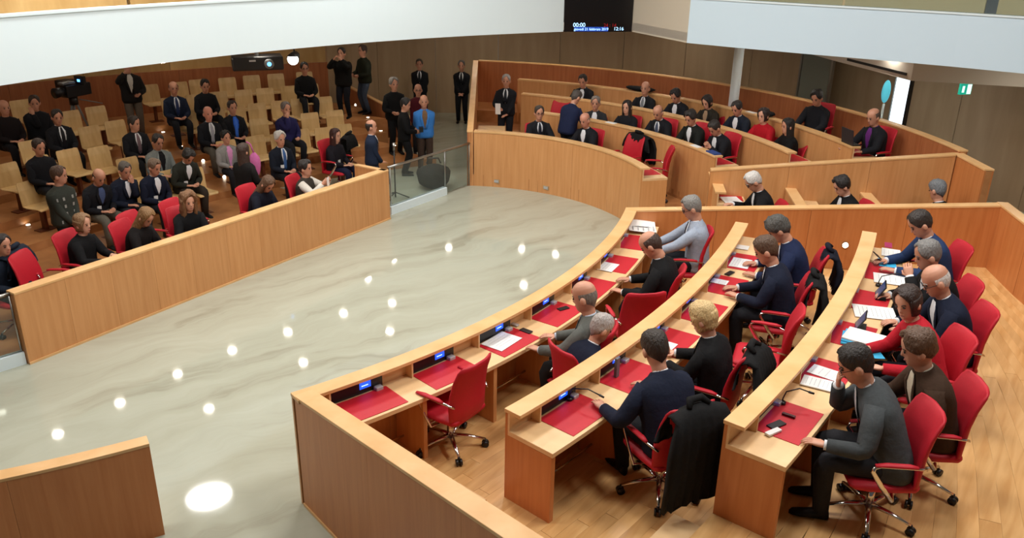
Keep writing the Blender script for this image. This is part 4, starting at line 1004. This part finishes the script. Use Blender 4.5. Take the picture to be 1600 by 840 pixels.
# ------------------------------------------------------------------ things on the near desks
def desk_z(row): return RAILZ[row]-.2+.008
def item(name, label, cat, px, py, z, w_, d, rot, mat, th=.006, lines=0, bev=.0015):
    q = at(px, py, z); o = MB().box((0, 0, th/2), (w_, d, th)).build(name, mat, None); o.location = (q.x, q.y, z); o.rotation_euler = (0, 0, rot); tag(o, label, cat)
    if th > .004: bevel(o, min(bev*2, th*.3))
    for i in range(lines):
        MB().box((random.uniform(-.02, .0)*w_, d*(.36-.72*i/max(1, lines-1)), th+.0004), (w_*random.uniform(.6, .8), d*.010, .0006)).build('print_line', PRINT, o)
    return o
def rowrot(row, px, py):
    c = (C1, R2C, R3C)[row]; p = at(px, py, 1.1); return math.atan2(p.y-c.y, p.x-c.x)+PI/2
z1, z2, z3 = desk_z(0), desk_z(1), desk_z(2)
def row_item(row, *a, rot=0, **k):
    name, label, cat, px, py, w_, d, mat = a
    return item(name, label, cat, px, py, (z1, z2, z3)[row], w_, d, rowrot(row, px, py)+rot, mat, **k)
row_item(0, 'document', 'open white document on the third red pad of the front desk row', 'paper', 784, 533, .38, .27, PAPER, lines=6, rot=.1)
row_item(0, 'mobile_phone', 'black phone beside the open white document', 'phone', 822, 517, .07, .14, BLACK, th=.01)
row_item(0, 'badge_reader', 'white clip device beside the black phone on the front desk row', 'device', 803, 507, .05, .12, SILVER, th=.015)
row_item(0, 'mobile_phone', 'phone lying by the bald man\'s elbow on the front desk row', 'phone', 880, 482, .07, .14, BLACK, th=.01, rot=1.2)
row_item(0, 'document', 'white sheet in front of the balding man in black', 'paper', 950, 417, .30, .21, PAPER, lines=5)
row_item(0, 'notebook', 'small white notebook by the console of the balding man in black', 'notebook', 925, 405, .12, .08, PAPER)
row_item(1, 'document', 'white card under the blonde woman\'s hands', 'paper', 1043, 541, .2, .14, PAPER, lines=3)
row_item(1, 'document', 'papers with print beside the man with receding hair', 'paper', 1157, 411, .34, .24, PAPER, lines=6)
row_item(1, 'document', 'white leaflet at the hands of the man with receding hair', 'paper', 1124, 440, .15, .2, PAPER, lines=3)
row_item(1, 'mobile_phone', 'black phone beside the white leaflet in the second desk row', 'phone', 1140, 427, .07, .15, BLACK, th=.01, rot=1.3)
row_item(1, 'document', 'white sheet standing by the console at the far end of the second desk row', 'paper', 1158, 386, .16, .2, PAPER)
row_item(2, 'mobile_phone', 'black phone lying on the nearest red pad of the rear desk row', 'phone', 1213, 664, .16, .075, BLACK, th=.012, rot=-.35)
row_item(2, 'card_box', 'white box beside the black phone on the nearest red pad', 'box', 1208, 676, .15, .05, PAPER, th=.02, rot=-.35)
row_item(2, 'eyeglasses_case', 'folded dark spectacles on the nearest red pad', 'glasses', 1232, 650, .03, .11, plain('dark_red_case', (70, 16, 22), .4), th=.02)
row_item(2, 'notebook', 'open notebook under the charcoal man\'s chin', 'notebook', 1280, 600, .2, .3, PAPER, lines=7, th=.012, rot=.1)
row_item(2, 'document', 'loose sheet above the open notebook in the rear desk row', 'paper', 1288, 582, .2, .26, PAPER, lines=4, rot=-.1)
for i in range(3):
    q = row_item(2, 'folder', ('lowest', 'middle', 'topmost')[i]+' folder of the blue and white pile by the red-jacket woman', 'folder', 1345+i*2, 533, .3, .36, CYANP if i < 2 else PAPER, th=.018, rot=.12-.1*i); q.location.z += .0185*i
row_item(2, 'folder', 'cyan folder sticking out below the blue pile', 'folder', 1362, 554, .16, .2, CYANP, rot=.5)
row_item(2, 'document', 'large white sheet the red-jacket woman writes on', 'paper', 1366, 488, .34, .42, PAPER, lines=8, rot=.25)
row_item(2, 'document', 'white papers in front of the bald white-haired man', 'paper', 1395, 437, .32, .42, PAPER, lines=6, rot=.1)
row_item(2, 'folder', 'bright cyan folder in front of the man with cropped grey hair', 'folder', 1386, 411, .28, .2, CYANP, rot=.1)
row_item(2, 'document', 'white papers at the far end of the rear desk row', 'paper', 1392, 395, .3, .22, PAPER, lines=4)
row_item(2, 'leaflet', 'magenta leaflet at the far end of the rear desk row', 'paper', 1388, 383, .2, .09, plain('magenta_print', (160, 40, 90), .6))
def tablet(label, px, py, z, rz, w_=.24, h=.18):
    q = at(px, py, z); o = empty('tablet', (q.x, q.y, z), rz); tag(o, label, 'tablet')
    M = Matrix.Rotation(math.radians(-62), 4, 'X')
    a = MB().box((0, h/2, 0), (w_, h, .012)); b = a.build('case', BLACK, o); b.matrix_local = Matrix.Rotation(math.radians(62), 4, 'X')
    s = MB().box((0, h/2, .0066), (w_*.9, h*.88, .001)).build('screen', plain('tablet_screen', (36, 66, 108), .2, emit=.5), o); s.matrix_local = Matrix.Rotation(math.radians(62), 4, 'X')
    MB().box((0, .05, .004), (w_, .11, .008)).build('stand', BLACK, o)
    return o
tablet('dark tablet on a stand beside the blue folder pile', 1336, 511, z3, rowrot(2, 1336, 508)+PI+.1)
tablet('dark tablet on a stand between the two writers of the rear desk row', 1368, 462, z3, rowrot(2, 1370, 458)+PI+.1)
# gooseneck microphones
def goose(label, px, py, z, rz, ln=.30):
    q = at(px, py, z); o = MB().tube([V(0, 0, 0), V(0, 0, .05), V(.02, 0, .12), V(ln*.6, 0, .17), V(ln, 0, .15)], .006, 8).build('gooseneck_microphone', BLACK, None, True); o.location = (q.x, q.y, z); o.rotation_euler = (0, 0, rz); tag(o, label, 'microphone')
    MB().tube([V(ln-.005, 0, .151), V(ln+.04, 0, .142)], [.011, .009], 10).build('capsule', BLACK, o, True); MB().tube([V(0, 0, 0), V(0, 0, .02)], .03, 16).build('foot', BLACK, o, True)
goose('gooseneck microphone bent over the nearest pad of the second desk row', 890, 624, z2, -.6)
goose('gooseneck microphone by the charcoal man\'s hand', 1222, 630, z3, -.3, .2)
goose('gooseneck microphone over the white papers in the rear desk row', 1372, 446, z3, -.2, .28)
q = pp['navy_back']; rm = item('remote_handset', 'grey handset standing against the console beside the leaning man in navy', 'handset', 963, 588, z2, .055, .03, rowrot(1, 963, 588), plain('handset_grey', (96, 100, 106), .4), th=.2)
# the newspaper of the man at the far end
q = at(1003, 356, z1); nb = MB()
for s in (-1, 1):
    nb.loft([[V(s*x, y, .02+.10*x*(1.0)+.012*math.sin(9*y+s)) for y in (-.2, -.07, .07, .2)]+[V(s*x, y, .016+.10*x+.012*math.sin(9*y+s)) for y in (.2, .07, -.07, -.2)] for x in (0, .1, .2, .29)])
o = nb.build('newspaper', PAPER, None); o.location = (q.x, q.y, z1); o.rotation_euler = (0, 0, rowrot(0, 1003, 356)+.2); tag(o, 'open newspaper held over the far end of the front desk row', 'newspaper')
for i in range(5): MB().box((-.15, -.16+.075*i, .034+.015), (.2, .012, .001)).build('print_line', PRINT, o)
# paper in the standing man's hand, phones in hands
def held(name, label, cat, ob, idx, size, mat, dy=.06, dz=.03, tilt=.5):
    p = world_of(ob, Vector(ob['wr'][idx])+V(0, dy, dz)); o = MB().box((0, 0, 0), size).build(name, mat, None); o.location = p; o.rotation_euler = (tilt, 0, ob.rotation_euler.z); tag(o, label, cat); return o
held('document', 'white folded paper in the standing councillor\'s hand', 'paper', paper_man, 0, (.12, .012, .26), PAPER, .09, .0, -.2)
held('mobile_phone', 'phone in the hands of the man in the blue suit', 'phone', pp['blue_phone'], 0, (.16, .08, .009), BLACK, .11, .06, .6)
held('mobile_phone', 'white phone raised by the man in the grey vest', 'phone', vman, 0, (.075, .01, .15), plain('phone_white', (215, 215, 220), .3), .1, .05, 0)
held('camera', 'photo camera held at chest height beside the blue-sweater man', 'camera', cam_op, 0, (.14, .09, .1), BLACK, .1, .05, 0)
# papers on far desks
for px, py, k, lb in ((1131, 311, 0, 'white papers before the white-haired man behind the parapet'),): item('document', lb, 'paper', px+12, py+2, RAILZ[k]-.19, .3, .4, .1, PAPER, lines=5)
for px, py, k, lb in ((962, 190, 1, 'small white sheet on the far second bench rail by the dark-haired woman'), (1090, 228, 1, 'white sheet by the phone user at the end of the far second bench'), (1262, 165, 3, 'open white book before the lone man in the far top bench')):
    q = at(px, py, RAILZ[k]+.003); q = HC+(q.xy-HC).normalized()*(PR[k]+.08)
    o = MB().box((0, 0, .004), (.12, .24, .008)).build('document', PAPER, None); o.location = (q.x, q.y, RAILZ[k]); o.rotation_euler = (0, 0, math.atan2(q.y-HC.y, q.x-HC.x)); tag(o, lb, 'paper')
q = at(1100, 240, RAILZ[1]+.003); q = HC+(q.xy-HC).normalized()*(PR[1]+.09)
o = MB().box((0, 0, .012), (.14, .3, .024)).build('folder', plain('blue_folder', (36, 66, 130), .5), None); o.location = (q.x, q.y, RAILZ[1]); o.rotation_euler = (0, 0, math.atan2(q.y-HC.y, q.x-HC.x)); tag(o, 'blue folder at the open end of the far second bench', 'folder')
# laptop of the man in purple
q = at(1340, 224, RAILZ[3]+.003); q = HC+(q.xy-HC).normalized()*(PR[3]+.10); lp = empty('laptop', (q.x, q.y, RAILZ[3]+.001), math.atan2(q.y-HC.y, q.x-HC.x)-PI/2); tag(lp, 'open dark laptop on the far top bench', 'laptop')
MB().box((0, .0, .01), (.36, .15, .02)).build('keyboard_base', BLACK, lp); s = MB().box((0, 0, .13), (.36, .012, .26)).build('lid', plain('laptop_lid', (44, 44, 48), .4), lp); s.location = (0, .07, .015); s.rotation_euler = (.15, 0, 0)
s.location = (0, -.07, .015)

# ------------------------------------------------------------------ glass barriers
def barrier(label, a, b, h, curb, split):
    o = empty('glass_barrier'); tag(o, label, 'barrier'); P = line(a, b, 6); L = plen(P)
    for i in range(2):
        s0, s1 = (0, split) if i == 0 else (split, 1)
        bar('glass_pane', GLASS, sub(P, L*s0+.02, L*s1-.02), -.008, .008, .16 if i == 0 else .04, h-.03, o)
    MB().tube([V(*p, h) for p in P], .022, 12).build('handrail', STEEL, o, True)
    if curb: c = bar('curb', WHITE, sub(P, 0, L*split), -.05, .05, 0, .16, o)
    for f in (0.02, split, .98):
        p = pat(P, L*f); MB().tube([V(*p, 0), V(*p, h)], .012, 8).build('post', STEEL, o, True)
    return o
g0, g1 = at(609, 335, .0), at(737, 289, 0)
barrier('glass barrier with steel handrail between the partition and the far benches', g0.xy, g1.xy+V(-.02, 0), .93, True, .66)
g0, g1 = at(-70, 600, .0).xy, at(40, 566, 0).xy
barrier('glass barrier with white curb at the left edge of the marble', g1, g0, .93, True, .9)
# equipment behind the glass
q = at(668, 304, 0); b = lump('equipment_bag', 'black equipment bag on the floor behind the glass barrier', 'bag', (q.x+.1, q.y+.45, 0), (.36, .26, .30), None, .2, cloth((36, 36, 36)))
MB().tube([V(-.15, 0, .55), V(-.1, 0, .66), V(.1, 0, .66), V(.15, 0, .55)], .018, 8).build('handle', BLACK, b, True)
q = at(614, 318, 0); ms = empty('microphone_stand', (q.x, q.y+.4, 0)); tag(ms, 'black microphone stand behind the glass barrier', 'stand')
MB().tube([V(0, 0, .02), V(0, 0, 1.0)], .014, 10).build('pole', BLACK, ms, True)
for k in range(3):
    a = 2*PI*k/3; MB().tube([V(0, 0, .12), V(.28*math.cos(a), .28*math.sin(a), .012)], .011, 8).build('leg', BLACK, ms, True)
MB().tube([V(0, 0, .98), V(0, 0, 1.14)], [.022, .03], 12).build('microphone', STEEL, ms, True)

# ------------------------------------------------------------------ display, signs, lamps, cameras
ds = SCR1.xy-SCR0.xy; dn = V(ds.y, -ds.x).normalized(); dl = ds.length
dsp = empty('hanging_display', (*(SCR0.xy+ds*.5-dn*-.02), ZS), math.atan2(ds.y, ds.x)); tag(dsp, 'black hanging display with a blue clock line between the balcony fronts', 'display')
MB().box((0, .05, .65), (dl-.02, .1, 1.3)).build('casing', DARKSCR, dsp)
def text(s, x, z, size, mat):
    cu = bpy.data.curves.new('t', 'FONT'); cu.body = s; cu.size = size; cu.align_x = 'CENTER'; t = bpy.data.objects.new('t', cu); col.objects.link(t)
    dg_ = bpy.context.evaluated_depsgraph_get(); me = bpy.data.meshes.new_from_object(t.evaluated_get(dg_)); bpy.data.objects.remove(t)
    me.materials.append(mat); o = bpy.data.objects.new('display_text', me); col.objects.link(o); o.parent = dsp; o.location = (x, -.006, z); o.rotation_euler = (PI/2, 0, 0)
text('00:00', -.33*dl/1.0+.08, .10, .12, SCREEN_W)
MB().box((-.15, -.002, .055), (.74, .006, .09)).build('date_bar', plain('date_blue', (24, 70, 170), .3, emit=.8), dsp)
text('giovedì 21 febbraio 2019', -.15, .03, .075, SCREEN_W); text('12:16', dl*.3, .03, .1, SCREEN_W); text('24 : 14', dl*.17, .1, .1, plain('red_digit', (150, 20, 26), .3, emit=.7))
q = at(1508, 138, 2.2); q = at(1508, 139, 2.45)
ex = MB().box((0, 0, 0), (.25, .05, .2)).build('exit_sign', plain('exit_green', (30, 190, 160), .4, emit=1.0), None); ex.location = q; ex.rotation_euler = (0, 0, .25); tag(ex, 'lit green and white exit sign on the right wall', 'sign')
MB().box((.07, -.027, 0), (.09, .004, .18)).build('white_arrow_field', plain('exit_white', (225, 255, 245), .4, emit=2), ex); MB().box((-.06, -.027, .0), (.05, .004, .12)).build('figure', plain('exit_white', (225, 255, 245), .4, emit=2), ex)
MB().tube([V(0, 0, .11), V(0, 0, ZS-q.z)], .01, 8).build('hanger', STEEL, ex)
q = ray_y(1383, 151, 16.9); ov = empty('oval_totem', (q.x, q.y, 0)); tag(ov, 'lit pale blue oval totem beside the bright slit window', 'totem')
MB().ball((0, 0, 2.2), (.09, .03, .23), 20, 12).build('oval', plain('oval_cyan', (90, 200, 225), .4, emit=.9), ov, True); MB().tube([V(0, 0, 0), V(0, 0, 1.95)], .025, 10).build('pole', WHITE, ov, True); MB().tube([V(0, 0, 0), V(0, 0, .03)], .2, 20).build('foot', WHITE, ov, True)
# spot lamp
q = at(459, 92, 2.55); sp = empty('spot_lamp', q); tag(sp, 'bright round spot lamp above the man in sunglasses', 'lamp')
MB().tube([V(0, -.06, 0), V(0, .16, .06)], [.13, .09], 20).build('housing', BLACK, sp, True); MB().tube([V(0, -.075, 0), V(0, -.06, 0)], .115, 20).build('lens', plain('spot_lens', (255, 252, 245), .3, emit=9), sp); MB().tube([V(0, .08, .1), V(0, .08, ZS-q.z)], .015, 8).build('yoke', BLACK, sp)
# projector under the soffit
q = at(402, 97, 2.66); pj = empty('projector', q, .35); tag(pj, 'dark hanging projector with a blue light under the balcony', 'projector')
bevel(MB().box((0, 0, 0), (.95, .5, .26)).build('body', BLACK, pj), .03); MB().tube([V(.2, -.33, 0), V(.2, -.24, 0)], .09, 20).build('lens_ring', GREY, pj, True); MB().tube([V(.2, -.335, 0), V(.2, -.33, 0)], .04, 16).build('blue_lens', plain('blue_lens', (90, 170, 255), .2, emit=6), pj); MB().tube([V(0, 0, .13), V(0, 0, ZS-q.z)], .04, 12).build('ceiling_mount', STEEL, pj); MB().box((-.1, -.255, .06), (.12, .01, .03)).build('badge', SILVER, pj)
# broadcast camera on tripod, upper left
q = at(112, 141, 1.80); tc = empty('broadcast_camera', (q.x, q.y, .45), -.4); tag(tc, 'black broadcast camera on a tripod with a blue light at the upper left', 'camera')
bevel(MB().box((0, .1, 1.35), (.22, .62, .26)).build('body', BLACK, tc), .02); MB().tube([V(0, -.42, 1.35), V(0, -.2, 1.35)], [.11, .09], 18).build('lens', BLACK, tc, True); MB().box((.18, .1, 1.56), (.26, .07, .18)).build('viewfinder', BLACK, tc); MB().box((.18, .06, 1.56), (.07, .01, .05)).build('tally_light', plain('blue_lens', (90, 170, 255), .2, emit=6), tc)
bevel(MB().box((-.3, .12, 1.42), (.3, .3, .22)).build('battery', BLACK, tc), .02); MB().box((0, -.1, 1.52), (.16, .3, .04)).build('handle', GREY, tc)
MB().tube([V(0, 0, 1.05), V(0, 0, 1.22)], .09, 16).build('tripod_head', BLACK, tc, True); MB().tube([V(.05, .1, 1.15), V(.2, .55, 1.0)], .012, 8).build('pan_bar', GREY, tc, True)
for k in range(3):
    a = 2*PI*k/3+.5; MB().tube([V(.05*math.cos(a), .05*math.sin(a), 1.08), V(.38*math.cos(a), .38*math.sin(a), .01)], .022, 8).build('leg', GREY, tc, True)
# pink bag of the standing woman, step lights on the public stand
q = at(402, 250, 1.1); o = lump('shoulder_bag', 'pink scarf-like bag hanging beside the standing long-haired woman', 'bag', (q.x-.05, q.y, .78), (.10, .07, .26), (200, 110, 168)); MB().tube([V(0, 0, .45), V(-.05, 0, .62), V(-.12, 0, .66)], .015, 8).build('strap', cloth((200, 110, 168)), o, True)
# power sockets low in the far bench front
for i, (px, py) in enumerate(((787, 277), (862, 290))):
    q = at(px, py, .13); th = math.atan2(q.y-HC.y, q.x-HC.x); p = HC+V(math.cos(th), math.sin(th))*(p0r(th)-.006)
    o = MB().box((0, 0, 0), (.012, .14, .08)).build('wall_socket', plain('socket_grey', (170, 150, 120), .5), None); o.location = (p.x, p.y, .13); o.rotation_euler = (0, 0, th); tag(o, ('left' if i == 0 else 'right')+' small wall socket low on the far bench front', 'socket')
    MB().box((-.007, 0, 0), (.004, .1, .05)).build('cover', SILVER, o)

# ================================================================== FINISH PEOPLE
bpy.context.view_layer.update()
dg = bpy.context.evaluated_depsgraph_get()
for ob, hd, M0 in BODIES:
    ev = ob.evaluated_get(dg); me = bpy.data.meshes.new_from_object(ev)
    n0 = len(me.vertices); vs = [tuple(M0 @ v.co) for v in me.vertices]+[tuple(M0 @ Vector(p)) for p in hd.v]
    fs = [tuple(p.vertices) for p in me.polygons]+[tuple(i+n0 for i in f) for f in hd.f]
    nm = bpy.data.meshes.new('body'); nm.from_pydata(vs, [], fs); nm.materials.append(ob.data.materials[0]); nm.update()
    nm.polygons.foreach_set('use_smooth', [True]*len(nm.polygons))
    ob.modifiers.clear(); ob.data = nm
    for k in ('rz_', 'wr'):
        if k in ob: del ob[k]
